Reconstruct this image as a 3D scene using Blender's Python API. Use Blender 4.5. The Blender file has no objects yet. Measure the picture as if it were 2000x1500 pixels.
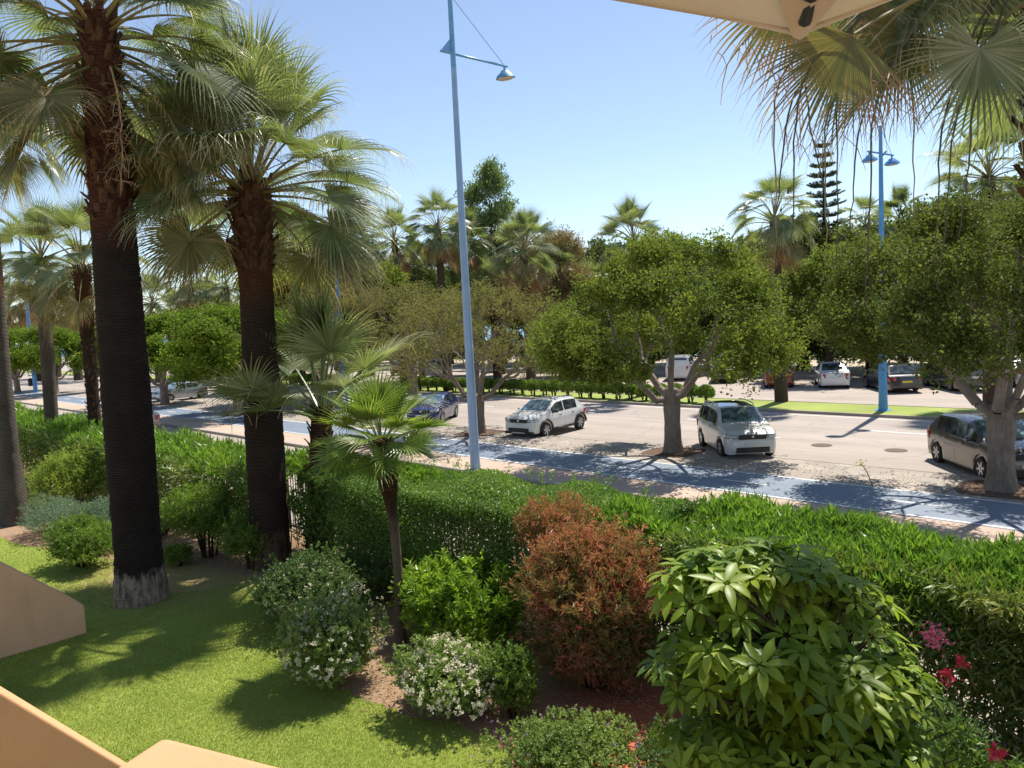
import bpy, math, random
import numpy as np
from mathutils import Matrix, Vector

# ------------------------------------------------------------------ camera, sky, sun
H = 5.1
FOC = 1500.0
sc = bpy.context.scene
COL = sc.collection

def cam_setup(vp=(-515, 700), hy=624, slope=-.05):
    a = np.array([0, hy-750, FOC]); b = np.array([1000, hy-750+slope*1000, FOC])
    up = np.cross(b, a); up /= np.linalg.norm(up)
    if up[1] > 0: up = -up
    v = np.array([vp[0]-1000, (hy+slope*(vp[0]-1000))-750, FOC]); v /= np.linalg.norm(v)
    X = -v; Y = np.cross(up, X)
    return np.array([X, Y, up])
R = cam_setup()
cd = bpy.data.cameras.new('camera'); cam = bpy.data.objects.new('camera', cd); COL.objects.link(cam)
cd.sensor_width = 36; cd.lens = FOC/2000*36; cd.clip_end = 20000; cd.clip_start = .05
r_, d_, f_ = R[:, 0], R[:, 1], R[:, 2]
cam.matrix_world = Matrix(((r_[0], -d_[0], -f_[0], 0), (r_[1], -d_[1], -f_[1], 0), (r_[2], -d_[2], -f_[2], H), (0, 0, 0, 1)))
sc.camera = cam

SUN_AZ, SUN_EL = math.radians(98), math.radians(60)
w = bpy.data.worlds.new('World'); sc.world = w; w.use_nodes = True
nt = w.node_tree; bg = nt.nodes['Background']
sky = nt.nodes.new('ShaderNodeTexSky'); sky.sky_type = 'NISHITA'; sky.sun_disc = False
sky.sun_elevation = SUN_EL; sky.sun_rotation = math.pi/2-SUN_AZ
sky.air_density = 1.0; sky.dust_density = 0.0; sky.ozone_density = 3.0; sky.altitude = 0
hs = nt.nodes.new('ShaderNodeHueSaturation'); hs.inputs['Saturation'].default_value = .86; hs.inputs['Hue'].default_value = .502
nt.links.new(sky.outputs[0], hs.inputs['Color']); nt.links.new(hs.outputs[0], bg.inputs[0]); bg.inputs[1].default_value = 0.113
ld = bpy.data.lights.new('sun', 'SUN'); ld.energy = 4.8; ld.angle = math.radians(.53); ld.color = (1, .94, .83)
sun = bpy.data.objects.new('sun', ld); COL.objects.link(sun)
sv = Vector((math.cos(SUN_AZ)*math.cos(SUN_EL), math.sin(SUN_AZ)*math.cos(SUN_EL), math.sin(SUN_EL)))
sun.rotation_euler = sv.to_track_quat('Z', 'Y').to_euler(); sun.location = (0, 20, 40)
sc.view_settings.view_transform = 'Standard'; sc.view_settings.look = 'None'
sc.view_settings.exposure = 0.55; sc.view_settings.gamma = 1

# pixel of the 2000x1500 photograph -> world point on plane z, or at forward distance d
def at(px, py, z=0.):
    d = R@np.array([px-1000, py-750, FOC]); t = (z-H)/d[2]
    return float(d[0]*t), float(d[1]*t)
def atd(px, py, d):
    v = R@np.array([px-1000, py-750, FOC])/FOC*d
    return float(v[0]), float(v[1]), float(v[2]+H)

def zat(x, y, py):
    """height of the point above (x, y) that shows at picture row py"""
    z = 5.
    for _ in range(30):
        c = R.T@np.array([x, y, z-H]); c2 = R.T@np.array([x, y, z+.1-H]); q = 750+FOC*c[1]/c[2]; q2 = 750+FOC*c2[1]/c2[2]
        z += (py-q)/(q2-q)*.1
    return float(z)

# ------------------------------------------------------------------ helpers
def tag(o, label=None, cat=None, group=None, kind=None):
    if label: o['label'] = label
    if cat: o['category'] = cat
    if group: o['group'] = group
    if kind: o['kind'] = kind
    return o
def empty(name, loc, label, cat, group=None, rz=0.):
    o = bpy.data.objects.new(name, None); COL.objects.link(o); o.location = loc; o.rotation_euler = (0, 0, rz)
    o.empty_display_size = .2
    return tag(o, label, cat, group)
def link(name, me, parent=None, loc=None, rot=None, scale=None):
    o = bpy.data.objects.new(name, me); COL.objects.link(o)
    if parent: o.parent = parent
    if loc is not None: o.location = loc
    if rot is not None: o.rotation_euler = rot
    if scale is not None: o.scale = scale if hasattr(scale, '__len__') else (scale,)*3
    return o
def np_mesh(name, V, F, mats, rnd=None, tip=None, mi=None, smooth=False, sharp=None):
    """V (n,3); F (m,k) array or list of such arrays"""
    V = np.asarray(V, dtype=np.float32)
    Fs = [np.asarray(f, dtype=np.int32) for f in (F if isinstance(F, list) else [F]) if len(f)]
    me = bpy.data.meshes.new(name)
    me.vertices.add(len(V)); me.vertices.foreach_set('co', V.ravel())
    loops = np.concatenate([f.ravel() for f in Fs]); tot = np.concatenate([np.full(len(f), f.shape[1], np.int32) for f in Fs])
    st = np.concatenate([[0], np.cumsum(tot)[:-1]]).astype(np.int32)
    me.loops.add(len(loops)); me.loops.foreach_set('vertex_index', loops)
    me.polygons.add(len(tot)); me.polygons.foreach_set('loop_start', st); me.polygons.foreach_set('loop_total', tot)
    if mi is not None: me.polygons.foreach_set('material_index', np.asarray(mi, np.int32))
    me.polygons.foreach_set('use_smooth', np.full(len(tot), bool(smooth)))
    for m in (mats if isinstance(mats, (list, tuple)) else [mats]): me.materials.append(m)
    for nm, arr in (('rnd', rnd), ('tip', tip)):
        if arr is not None:
            a = me.attributes.new(nm, 'FLOAT', 'FACE'); a.data.foreach_set('value', np.asarray(arr, np.float32))
    me.update(calc_edges=True); me.validate()
    if sharp: me.set_sharp_from_angle(angle=math.radians(sharp))
    return me

def ordn(n): return '%d%s' % (n, 'th' if 10 < n % 100 < 14 else {1: 'st', 2: 'nd', 3: 'rd'}.get(n % 10, 'th'))
class MB:
    """collects simple shapes as one mesh"""
    def __init__(s): s.V = []; s.F = []; s.n = 0
    def add(s, V, F):
        V = [tuple(v) for v in V]; s.V += V; s.F += [tuple(i+s.n for i in f) for f in F]; s.n += len(V)
    def box(s, c, d, rz=0., bev=0.):
        x, y, z = d[0]/2, d[1]/2, d[2]/2; ca, sa = math.cos(rz), math.sin(rz)
        P = []
        for dz in (-z, z):
            for dx, dy in ((-x, -y), (x, -y), (x, y), (-x, y)):
                P.append((c[0]+dx*ca-dy*sa, c[1]+dx*sa+dy*ca, c[2]+dz))
        s.add(P, [(3, 2, 1, 0), (4, 5, 6, 7), (0, 1, 5, 4), (1, 2, 6, 5), (2, 3, 7, 6), (3, 0, 4, 7)])
    def tube(s, pts, rad, n=8, cap=True):
        pts = [Vector(p) for p in pts]; rad = rad if hasattr(rad, '__len__') else [rad]*len(pts)
        P = []; u = None
        for i, p in enumerate(pts):
            t = (pts[min(i+1, len(pts)-1)]-pts[max(i-1, 0)]).normalized()
            if u is None: u = t.orthogonal().normalized()
            u = (u-t*u.dot(t)).normalized(); v = t.cross(u)
            for k in range(n):
                a = 2*math.pi*k/n; P.append(p+(u*math.cos(a)+v*math.sin(a))*rad[i])
        F = []
        for i in range(len(pts)-1):
            for k in range(n):
                k2 = (k+1) % n; F.append((i*n+k, i*n+k2, (i+1)*n+k2, (i+1)*n+k))
        if cap: F.append(tuple(reversed(range(n)))); F.append(tuple((len(pts)-1)*n+k for k in range(n)))
        s.add(P, F)
    def lathe(s, prof, c=(0, 0, 0), n=16, axis='z', cap=True):
        P = []; F = []
        for r, h in prof:
            for k in range(n):
                a = 2*math.pi*k/n
                if axis == 'z': P.append((c[0]+r*math.cos(a), c[1]+r*math.sin(a), c[2]+h))
                else: P.append((c[0]+r*math.cos(a), c[1]+h, c[2]+r*math.sin(a)))
        for i in range(len(prof)-1):
            for k in range(n):
                k2 = (k+1) % n; F.append((i*n+k, i*n+k2, (i+1)*n+k2, (i+1)*n+k))
        if cap: F.append(tuple(reversed(range(n)))); F.append(tuple((len(prof)-1)*n+k for k in range(n)))
        s.add(P, F)
    def mesh(s, name, mat, smooth=False, sharp=None):
        me = bpy.data.meshes.new(name); me.from_pydata(s.V, [], s.F); me.materials.append(mat)
        import bmesh
        b = bmesh.new(); b.from_mesh(me); bmesh.ops.recalc_face_normals(b, faces=b.faces); b.to_mesh(me); b.free()
        if smooth: me.polygons.foreach_set('use_smooth', [True]*len(me.polygons))
        if sharp: me.set_sharp_from_angle(angle=math.radians(sharp))
        return me
    def build(s, name, mat, parent=None, smooth=False, sharp=None, **k):
        return link(name, s.mesh(name, mat, smooth, sharp), parent, **k)

# ------------------------------------------------------------------ materials
def newmat(name):
    m = bpy.data.materials.new(name); m.use_nodes = True
    return m, m.node_tree, m.node_tree.nodes['Principled BSDF']
def ramp(nt, stops, inp=None, interp='LINEAR'):
    r = nt.nodes.new('ShaderNodeValToRGB'); r.color_ramp.interpolation = interp
    e = r.color_ramp.elements
    while len(e) < len(stops): e.new(.5)
    for i, (p, c) in enumerate(stops):
        e[i].position = p; e[i].color = tuple(c)+(1,) if hasattr(c, '__len__') else (c, c, c, 1)
    if inp is not None: nt.links.new(inp, r.inputs[0])
    return r
def noise(nt, scale, detail=4, rough=.55, vec=None, coord='Object'):
    n = nt.nodes.new('ShaderNodeTexNoise'); n.inputs['Scale'].default_value = scale
    n.inputs['Detail'].default_value = detail; n.inputs['Roughness'].default_value = rough
    if vec is None:
        t = nt.nodes.new('ShaderNodeTexCoord'); vec = t.outputs[coord]
    nt.links.new(vec, n.inputs['Vector']); return n
def mixc(nt, a, b, fac, mode='MIX'):
    m = nt.nodes.new('ShaderNodeMix'); m.data_type = 'RGBA'; m.blend_type = mode
    for s, i in ((fac, 0), (a, 6), (b, 7)):
        if hasattr(s, 'links'): nt.links.new(s, m.inputs[i])
        elif i == 0: m.inputs[0].default_value = s
        else: m.inputs[i].default_value = tuple(s)+(1,)
    return m.outputs[2]
def math_(nt, op, a, b=None, c=None):
    m = nt.nodes.new('ShaderNodeMath'); m.operation = op
    for i, s in enumerate((a, b, c)):
        if s is None: continue
        if hasattr(s, 'links'): nt.links.new(s, m.inputs[i])
        else: m.inputs[i].default_value = s
    return m.outputs[0]
def bump(nt, bs, h, strength=.3, dist=.02):
    b = nt.nodes.new('ShaderNodeBump'); b.inputs['Strength'].default_value = strength; b.inputs['Distance'].default_value = dist
    nt.links.new(h, b.inputs['Height']); nt.links.new(b.outputs[0], bs.inputs['Normal'])
def plain(name, col, rough=.5, metal=0., var=.12, scale=3., coat=0., bmp=0., bscale=40.):
    m, nt, b = newmat(name)
    n = noise(nt, scale, 5)
    lo = tuple(c*(1-var) for c in col); hi = tuple(min(1, c*(1+var)) for c in col)
    r = ramp(nt, [(.3, lo), (.7, hi)], n.outputs[0]); nt.links.new(r.outputs[0], b.inputs['Base Color'])
    b.inputs['Roughness'].default_value = rough; b.inputs['Metallic'].default_value = metal
    b.inputs['Coat Weight'].default_value = coat; b.inputs['Coat Roughness'].default_value = .06
    if bmp:
        n2 = noise(nt, bscale, 4); bump(nt, b, n2.outputs[0], bmp, .02)
    return m
def leafmat(name, cols, trans=.35, rough=.45, tcol=None, tipcol=None, tippos=.8, spec=.5, nscale=1.3):
    """cols: ramp over the per leaf random value; optional straw coloured tips"""
    m, nt, b = newmat(name)
    a = nt.nodes.new('ShaderNodeAttribute'); a.attribute_name = 'rnd'
    n = noise(nt, nscale, 3)
    v = math_(nt, 'ADD', math_(nt, 'MULTIPLY', a.outputs['Fac'], .7), math_(nt, 'MULTIPLY', math_(nt, 'SUBTRACT', n.outputs[0], .5), 1.1))
    v = math_(nt, 'ADD', v, .15)
    r = ramp(nt, [(i/(len(cols)-1), c) for i, c in enumerate(cols)], v)
    col = r.outputs[0]
    if tipcol:
        t = nt.nodes.new('ShaderNodeAttribute'); t.attribute_name = 'tip'
        f = math_(nt, 'ADD', t.outputs['Fac'], math_(nt, 'MULTIPLY', math_(nt, 'SUBTRACT', a.outputs['Fac'], .5), .5))
        rr = ramp(nt, [(tippos-.12, 0.), (tippos+.12, 1.)], f)
        col = mixc(nt, col, tipcol, rr.outputs[0])
    nt.links.new(col, b.inputs['Base Color']); b.inputs['Roughness'].default_value = rough
    b.inputs['Specular IOR Level'].default_value = spec
    tr = nt.nodes.new('ShaderNodeBsdfTranslucent')
    tc = mixc(nt, col, tcol or (1.1, 1.25, .42), 1., 'MULTIPLY') if True else col
    g = nt.nodes.new('ShaderNodeBrightContrast'); nt.links.new(tc, g.inputs[0]); g.inputs[1].default_value = .02
    nt.links.new(g.outputs[0], tr.inputs[0])
    ms = nt.nodes.new('ShaderNodeMixShader'); ms.inputs[0].default_value = trans
    nt.links.new(b.outputs[0], ms.inputs[1]); nt.links.new(tr.outputs[0], ms.inputs[2])
    nt.links.new(ms.outputs[0], nt.nodes['Material Output'].inputs['Surface'])
    return m

def ground_mat(name, base, var=.15, spots=None, fine=30., bmp=.25, rough=.9, stain=None):
    m, nt, b = newmat(name)
    n1 = noise(nt, .35, 5, .6, coord='Object'); n2 = noise(nt, fine, 6, .7)
    lo = tuple(c*(1-var) for c in base); hi = tuple(min(1, c*(1+var)) for c in base)
    c = ramp(nt, [(.3, lo), (.7, hi)], n1.outputs[0]).outputs[0]
    g = ramp(nt, [(.25, (.75,)*3), (.75, (1.2,)*3)], n2.outputs[0]).outputs[0]
    c = mixc(nt, c, g, .8, 'MULTIPLY')
    if stain:
        n3 = noise(nt, 1.4, 6, .7); f = ramp(nt, [(.55, 0.), (.72, .8)], n3.outputs[0]).outputs[0]
        c = mixc(nt, c, stain, f)
    nt.links.new(c, b.inputs['Base Color']); b.inputs['Roughness'].default_value = rough
    bump(nt, b, n2.outputs[0], bmp, .02)
    return m

M = {}
# paved surfaces
def asphalt(name, base, crack=True):
    m, nt, b = newmat(name)
    tc = nt.nodes.new('ShaderNodeTexCoord'); v = tc.outputs['Object']
    n1 = noise(nt, .22, 5, .62, v); n2 = noise(nt, 60, 4, .8, v)
    mp = nt.nodes.new('ShaderNodeMapping'); nt.links.new(v, mp.inputs[0]); mp.inputs['Scale'].default_value = (.04, .9, 1)
    n3 = noise(nt, 1.2, 4, .6, mp.outputs[0])
    c = ramp(nt, [(.3, tuple(x*.88 for x in base)), (.7, tuple(x*1.1 for x in base))], n1.outputs[0]).outputs[0]
    c = mixc(nt, c, ramp(nt, [(.35, (.82,)*3), (.65, (1.1,)*3)], n3.outputs[0]).outputs[0], .7, 'MULTIPLY')
    c = mixc(nt, c, ramp(nt, [(.3, (.7,)*3), (.7, (1.25,)*3)], n2.outputs[0]).outputs[0], .6, 'MULTIPLY')
    n4 = noise(nt, .75, 6, .68, v); c = mixc(nt, c, tuple(x*.55 for x in base), ramp(nt, [(.60, 0.), (.72, .45)], n4.outputs[0]).outputs[0])
    if crack:
        vo = nt.nodes.new('ShaderNodeTexVoronoi'); vo.feature = 'DISTANCE_TO_EDGE'; vo.inputs['Scale'].default_value = .16
        wob = noise(nt, .8, 4, .6, v); av = nt.nodes.new('ShaderNodeVectorMath'); av.operation = 'MULTIPLY_ADD'
        nt.links.new(wob.outputs['Color'], av.inputs[0]); av.inputs[1].default_value = (1.6,)*3; nt.links.new(v, av.inputs[2])
        nt.links.new(av.outputs[0], vo.inputs['Vector'])
        f = ramp(nt, [(0., .55), (.006, 0.)], vo.outputs[0]).outputs[0]
        c = mixc(nt, c, tuple(x*.45 for x in base), f)
    nt.links.new(c, b.inputs['Base Color']); b.inputs['Roughness'].default_value = .85
    bump(nt, b, n2.outputs[0], .2, .01)
    return m
M['road'] = asphalt('worn_asphalt', (.375, .32, .28))
M['park'] = asphalt('pale_asphalt', (.40, .335, .29))
M['near'] = asphalt('near_paving', (.40, .33, .28), False)
def blue_mat():
    m, nt, b = newmat('blue_bike_surface')
    n1 = noise(nt, 1.2, 5, .6); n2 = noise(nt, 25, 5, .7)
    c = ramp(nt, [(.3, (.15, .19, .25)), (.7, (.215, .26, .33))], n1.outputs[0]).outputs[0]
    c = mixc(nt, c, ramp(nt, [(.3, (.75,)*3), (.7, (1.2,)*3)], n2.outputs[0]).outputs[0], .7, 'MULTIPLY')
    nt.links.new(c, b.inputs['Base Color']); b.inputs['Roughness'].default_value = .6
    bump(nt, b, n2.outputs[0], .15, .01); return m
M['blue'] = blue_mat()
def stone_mat(name, c1, c2, sc_=1.6):
    m, nt, b = newmat(name)
    tc = nt.nodes.new('ShaderNodeTexCoord'); v = tc.outputs['Object']
    vo = nt.nodes.new('ShaderNodeTexVoronoi'); vo.inputs['Scale'].default_value = sc_; nt.links.new(v, vo.inputs['Vector'])
    ve = nt.nodes.new('ShaderNodeTexVoronoi'); ve.feature = 'DISTANCE_TO_EDGE'; ve.inputs['Scale'].default_value = sc_; nt.links.new(v, ve.inputs['Vector'])
    sp = nt.nodes.new('ShaderNodeSeparateColor'); nt.links.new(vo.outputs['Color'], sp.inputs[0])
    c = ramp(nt, [(0, c1), (1, c2)], sp.outputs[0]).outputs[0]
    n2 = noise(nt, 12, 6, .7, v)
    c = mixc(nt, c, ramp(nt, [(.3, (.7,)*3), (.7, (1.2,)*3)], n2.outputs[0]).outputs[0], .8, 'MULTIPLY')
    e = ramp(nt, [(.005, .55), (.035, 0.)], ve.outputs[0]).outputs[0]
    c = mixc(nt, c, (.13, .11, .09), e)
    nt.links.new(c, b.inputs['Base Color']); b.inputs['Roughness'].default_value = .85
    bump(nt, b, n2.outputs[0], .3, .02); return m
M['stone'] = stone_mat('crazy_stone_paving', (.33, .285, .245), (.41, .36, .31), 1.3)
M['peachpave'] = ground_mat('peach_pavement', (.50, .37, .29), .12, fine=18)
M['kerb'] = ground_mat('kerb_concrete', (.36, .31, .27), .15, fine=14)
M['white'] = ground_mat('road_paint', (.75, .73, .70), .1, fine=10, bmp=.05)
M['palepave'] = ground_mat('pale_promenade', (.52, .44, .37), .12, fine=12)
def soil_mat():
    m, nt, b = newmat('garden_soil')
    tc = nt.nodes.new('ShaderNodeTexCoord'); v = tc.outputs['Object']
    n1 = noise(nt, .9, 5, .6, v); n2 = noise(nt, 22, 7, .75, v); n3 = noise(nt, .5, 3, .5, v)
    c = ramp(nt, [(.3, (.20, .125, .075)), (.55, (.38, .25, .15)), (.75, (.50, .36, .24))], n2.outputs[0]).outputs[0]
    # red mulch patch below the reddish shrub
    vm = nt.nodes.new('ShaderNodeVectorMath'); vm.operation = 'DISTANCE'; nt.links.new(v, vm.inputs[0]); vm.inputs[1].default_value = (-5.3, 7.2, 0)
    f = ramp(nt, [(.5, 1.), (.95, 0.)], math_(nt, 'ADD', math_(nt, 'MULTIPLY', vm.outputs['Value'], .42), math_(nt, 'SUBTRACT', n1.outputs[0], .35))).outputs[0]
    red = ramp(nt, [(.35, (.38, .09, .04)), (.65, (.66, .20, .10))], n2.outputs[0]).outputs[0]
    c = mixc(nt, c, red, f)
    nt.links.new(c, b.inputs['Base Color']); b.inputs['Roughness'].default_value = .95
    bump(nt, b, n2.outputs[0], .8, .04); return m
M['soil'] = soil_mat()
def lawn_mat():
    m, nt, b = newmat('lawn_turf')
    tc = nt.nodes.new('ShaderNodeTexCoord'); v = tc.outputs['Object']
    n1 = noise(nt, .7, 5, .6, v); n2 = noise(nt, 55, 5, .75, v); n3 = noise(nt, 5, 5, .7, v)
    c = ramp(nt, [(.3, (.20, .26, .045)), (.7, (.33, .37, .08))], n1.outputs[0]).outputs[0]
    c = mixc(nt, c, ramp(nt, [(.3, (.6,)*3), (.7, (1.35,)*3)], n2.outputs[0]).outputs[0], .8, 'MULTIPLY')
    # dry worn patch by the big palm
    vm = nt.nodes.new('ShaderNodeVectorMath'); vm.operation = 'DISTANCE'; nt.links.new(v, vm.inputs[0]); vm.inputs[1].default_value = (-16.9, 6.9, 0)
    f = ramp(nt, [(.42, .8), (.75, 0.)], math_(nt, 'ADD', math_(nt, 'MULTIPLY', vm.outputs['Value'], .22), math_(nt, 'SUBTRACT', n3.outputs[0], .45))).outputs[0]
    c = mixc(nt, c, (.36, .25, .13), f)
    nt.links.new(c, b.inputs['Base Color']); b.inputs['Roughness'].default_value = .9
    b.inputs['Specular IOR Level'].default_value = .15
    bump(nt, b, n2.outputs[0], .6, .03); return m
M['lawn'] = lawn_mat()
M['verge'] = ground_mat('verge_grass', (.27, .33, .06), .2, fine=30, bmp=.5, stain=(.26, .2, .1))
# foliage
M['palm'] = leafmat('fan_palm_leaf', [(0.066, 0.095, 0.044), (0.145, 0.184, 0.079), (0.252, 0.28, 0.149), (0.451, 0.445, 0.333)], .42, .36, tipcol=(.50, .46, .30), tippos=.80, spec=.55)
M['palm_brown'] = leafmat('browned_palm_leaf', [(.07, .08, .028), (.14, .15, .05), (.22, .19, .07), (.36, .25, .12)], .36, .45, tipcol=(.45, .27, .16), tippos=.60, spec=.4)
M['palm_young'] = leafmat('young_fan_palm_leaf', [(0.082, 0.132, 0.022), (0.176, 0.253, 0.038), (0.306, 0.363, 0.066)], .42, .38, tipcol=(.48, .34, .10), tippos=1.06, spec=.5)
M['palm_low'] = leafmat('aging_palm_leaf', [(0.105, 0.104, 0.041), (0.223, 0.201, 0.086), (0.393, 0.329, 0.173)], .4, .45, tipcol=(.46, .30, .16), tippos=.68, spec=.4)
M['palm_dead'] = leafmat('dead_palm_leaf', [(0.207, 0.127, 0.063), (0.391, 0.253, 0.138), (0.575, 0.414, 0.253)], .25, .8, tcol=(1, .8, .5), spec=.2)
M['ficus'] = leafmat('street_tree_leaf', [(0.058, 0.083, 0.016), (0.122, 0.166, 0.027), (0.22, 0.26, 0.041), (0.324, 0.332, 0.072)], .38, .62, spec=.2, nscale=.9)
M['ficus_dark'] = leafmat('dark_street_tree_leaf', [(0.046, 0.066, 0.014), (0.093, 0.126, 0.022), (0.169, 0.197, 0.036), (0.268, 0.273, 0.061)], .33, .62, spec=.2, nscale=.9)
M['ficus_bright'] = leafmat('bright_tree_leaf', [(0.069, 0.115, 0.011), (0.147, 0.221, 0.018), (0.266, 0.326, 0.033)], .4, .62, spec=.2, nscale=.8)
M['sparse'] = leafmat('sparse_tree_leaf', [(0.113, 0.11, 0.044), (0.204, 0.185, 0.066), (0.307, 0.27, 0.11)], .35, .62, spec=.2)
M['euc'] = leafmat('eucalyptus_leaf', [(0.097, 0.146, 0.065), (0.194, 0.259, 0.105), (0.324, 0.389, 0.194)], .35, .62, spec=.2)
M['tamarisk'] = leafmat('rusty_tree_leaf', [(.16, .11, .055), (.28, .19, .10), (.40, .28, .16)], .3, .7)
M['pine'] = leafmat('pine_needles', [(0.052, 0.085, 0.046), (0.117, 0.156, 0.078)], .2, .6)
M['hedge_mid'] = leafmat('small_leaf_hedge', [(0.06, 0.125, 0.025), (0.137, 0.234, 0.042), (0.275, 0.39, 0.071)], .36, .4, nscale=1.1)
M['oleander'] = leafmat('oleander_leaf', [(0.067, 0.139, 0.016), (0.168, 0.288, 0.03), (0.302, 0.428, 0.055)], .42, .36, nscale=.7)
M['hedge_skirt'] = leafmat('inner_oleander_leaf', [(0.084, 0.13, 0.029), (0.168, 0.24, 0.045), (0.357, 0.34, 0.099)], .3, .45)
M['laurel'] = leafmat('laurel_leaf', [(0.092, 0.172, 0.016), (0.218, 0.345, 0.028), (0.437, 0.54, 0.057)], .45, .35, nscale=1.6)
M['lantana'] = leafmat('lantana_leaf', [(0.064, 0.108, 0.033), (0.128, 0.203, 0.058), (0.241, 0.311, 0.109)], .33, .5)
M['lantana_bright'] = leafmat('pale_lantana_leaf', [(0.106, 0.168, 0.04), (0.238, 0.324, 0.08), (0.422, 0.48, 0.16)], .35, .5)
M['redshrub'] = leafmat('red_tipped_leaf', [(.07, .12, .025), (.14, .20, .04), (.30, .20, .07), (.58, .22, .13), (.68, .38, .30)], .4, .5, tcol=(1.15, .9, .5), nscale=1.6)
M['scheff'] = leafmat('umbrella_tree_leaf', [(0.05, 0.099, 0.013), (0.127, 0.209, 0.019), (0.253, 0.352, 0.03), (0.455, 0.527, 0.053)], .42, .42, spec=.38, nscale=1.2)
M['greyshrub'] = leafmat('silver_leaf', [(0.127, 0.196, 0.138), (0.218, 0.299, 0.218), (0.333, 0.414, 0.299)], .25, .6)
M['yellowshrub'] = leafmat('yellow_green_leaf', [(.13, .18, .025), (.27, .34, .06), (.42, .47, .12)], .4, .45)
M['bushy'] = leafmat('garden_shrub_leaf', [(0.078, 0.144, 0.024), (0.181, 0.276, 0.043), (0.337, 0.42, 0.076)], .4, .45)
M['darkbush'] = leafmat('far_bush_leaf', [(0.055, 0.075, 0.02), (0.11, 0.138, 0.034), (0.193, 0.213, 0.062)], .3, .62, spec=.2)
M['petal_w'] = leafmat('cream_petal', [(.62, .58, .38), (.82, .79, .62)], .25, .6, tcol=(1, 1, .9))
M['petal_p'] = leafmat('purple_petal', [(.40, .20, .48), (.55, .35, .62)], .25, .6, tcol=(1, .8, 1))
M['petal_r'] = leafmat('red_petal', [(.55, .02, .05), (.75, .06, .14)], .3, .5, tcol=(1, .5, .5))
M['petal_k'] = leafmat('pink_petal', [(.62, .10, .22), (.75, .22, .35)], .3, .5, tcol=(1, .6, .7))
M['grass'] = leafmat('grass_blade', [(.17, .24, .04), (.30, .38, .065), (.45, .50, .12)], .38, .5, nscale=.6)
# barks
def bark(name, c1, c2, ring=0., rs=14., rough=.9, basecol=None, basez=.6, topcol=None, topz=0., bstr=.8):
    m, nt, b = newmat(name)
    tc = nt.nodes.new('ShaderNodeTexCoord'); v = tc.outputs['Object']
    mp = nt.nodes.new('ShaderNodeMapping'); nt.links.new(v, mp.inputs[0])
    mp.inputs['Scale'].default_value = (1, 1, 6) if ring else (1, 1, .22)
    n1 = noise(nt, 7 if ring else 16, 6, .7, mp.outputs[0]); n2 = noise(nt, 2.2, 4, .6, v)
    f = n1.outputs[0]
    if ring:
        wv = nt.nodes.new('ShaderNodeTexWave'); wv.bands_direction = 'Z'; wv.inputs['Scale'].default_value = rs/6.28*2
        wv.inputs['Distortion'].default_value = 2.5; wv.inputs['Detail'].default_value = 3; nt.links.new(v, wv.inputs['Vector'])
        f = math_(nt, 'ADD', math_(nt, 'MULTIPLY', f, 1-ring), math_(nt, 'MULTIPLY', wv.outputs['Fac'], ring))
    c = ramp(nt, [(.3, c1), (.75, c2)], f).outputs[0]
    c = mixc(nt, c, ramp(nt, [(.3, (.7,)*3), (.7, (1.25,)*3)], n2.outputs[0]).outputs[0], .8, 'MULTIPLY')
    sx = nt.nodes.new('ShaderNodeSeparateXYZ'); nt.links.new(v, sx.inputs[0])
    mq = nt.nodes.new('ShaderNodeMapping'); nt.links.new(v, mq.inputs[0]); mq.inputs['Scale'].default_value = (1, 1, .3); nq = noise(nt, 9, 5, .7, mq.outputs[0])
    zz = math_(nt, 'ADD', sx.outputs[2], math_(nt, 'MULTIPLY', math_(nt, 'SUBTRACT', nq.outputs[0], .5), .9))
    if basecol:
        mr = nt.nodes.new('ShaderNodeMapRange'); nt.links.new(zz, mr.inputs[0]); mr.inputs[1].default_value = basez-.08; mr.inputs[2].default_value = basez+.08
        mr.inputs[3].default_value = 1; mr.inputs[4].default_value = 0
        cb = mixc(nt, basecol, tuple(x*.25 for x in basecol), ramp(nt, [(.42, 0.), (.62, 1.)], nq.outputs[0]).outputs[0])
        c = mixc(nt, c, cb, mr.outputs[0])
    if topcol:
        mr = nt.nodes.new('ShaderNodeMapRange'); nt.links.new(zz, mr.inputs[0]); mr.inputs[1].default_value = topz-.3; mr.inputs[2].default_value = topz+.3
        ct = mixc(nt, topcol, tuple(x*.3 for x in topcol), ramp(nt, [(.35, 0.), (.65, 1.)], n1.outputs[0]).outputs[0])
        c = mixc(nt, c, ct, mr.outputs[0])
    nt.links.new(c, b.inputs['Base Color']); b.inputs['Roughness'].default_value = rough; b.inputs['Specular IOR Level'].default_value = .15
    bump(nt, b, f, bstr, .05); return m
M['bark_burnt'] = bark('charred_palm_bark', (.012, .009, .008), (.065, .046, .035), .55, 30, basecol=(.46, .36, .26), basez=.60, topcol=(.13, .05, .03), topz=7.0)
M['bark_burnt2'] = bark('dark_palm_bark', (.016, .012, .010), (.10, .065, .045), .6, 34, basecol=(.17, .115, .07), basez=.8, topcol=(.16, .07, .035), topz=5.8)
M['bark_palmC'] = bark('brown_palm_bark', (.02, .013, .010), (.11, .06, .038), .5, 26)
M['bark_thin'] = bark('young_palm_bark', (.11, .08, .06), (.36, .28, .21), .6, 60, topcol=(.10, .055, .03), topz=2.0)
M['bark_grey'] = bark('grey_palm_bark', (.06, .05, .042), (.17, .14, .115), .5, 26, topcol=(.33, .17, .09), topz=6.5)
M['bark_far'] = bark('far_palm_bark', (.05, .035, .028), (.14, .10, .075), .5, 20)
M['boot'] = bark('palm_boot', (.025, .013, .009), (.19, .10, .055), 0, bstr=.9)
M['bark_tree'] = bark('smooth_grey_bark', (.19, .15, .12), (.34, .285, .235), 0, bstr=.25)
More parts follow.
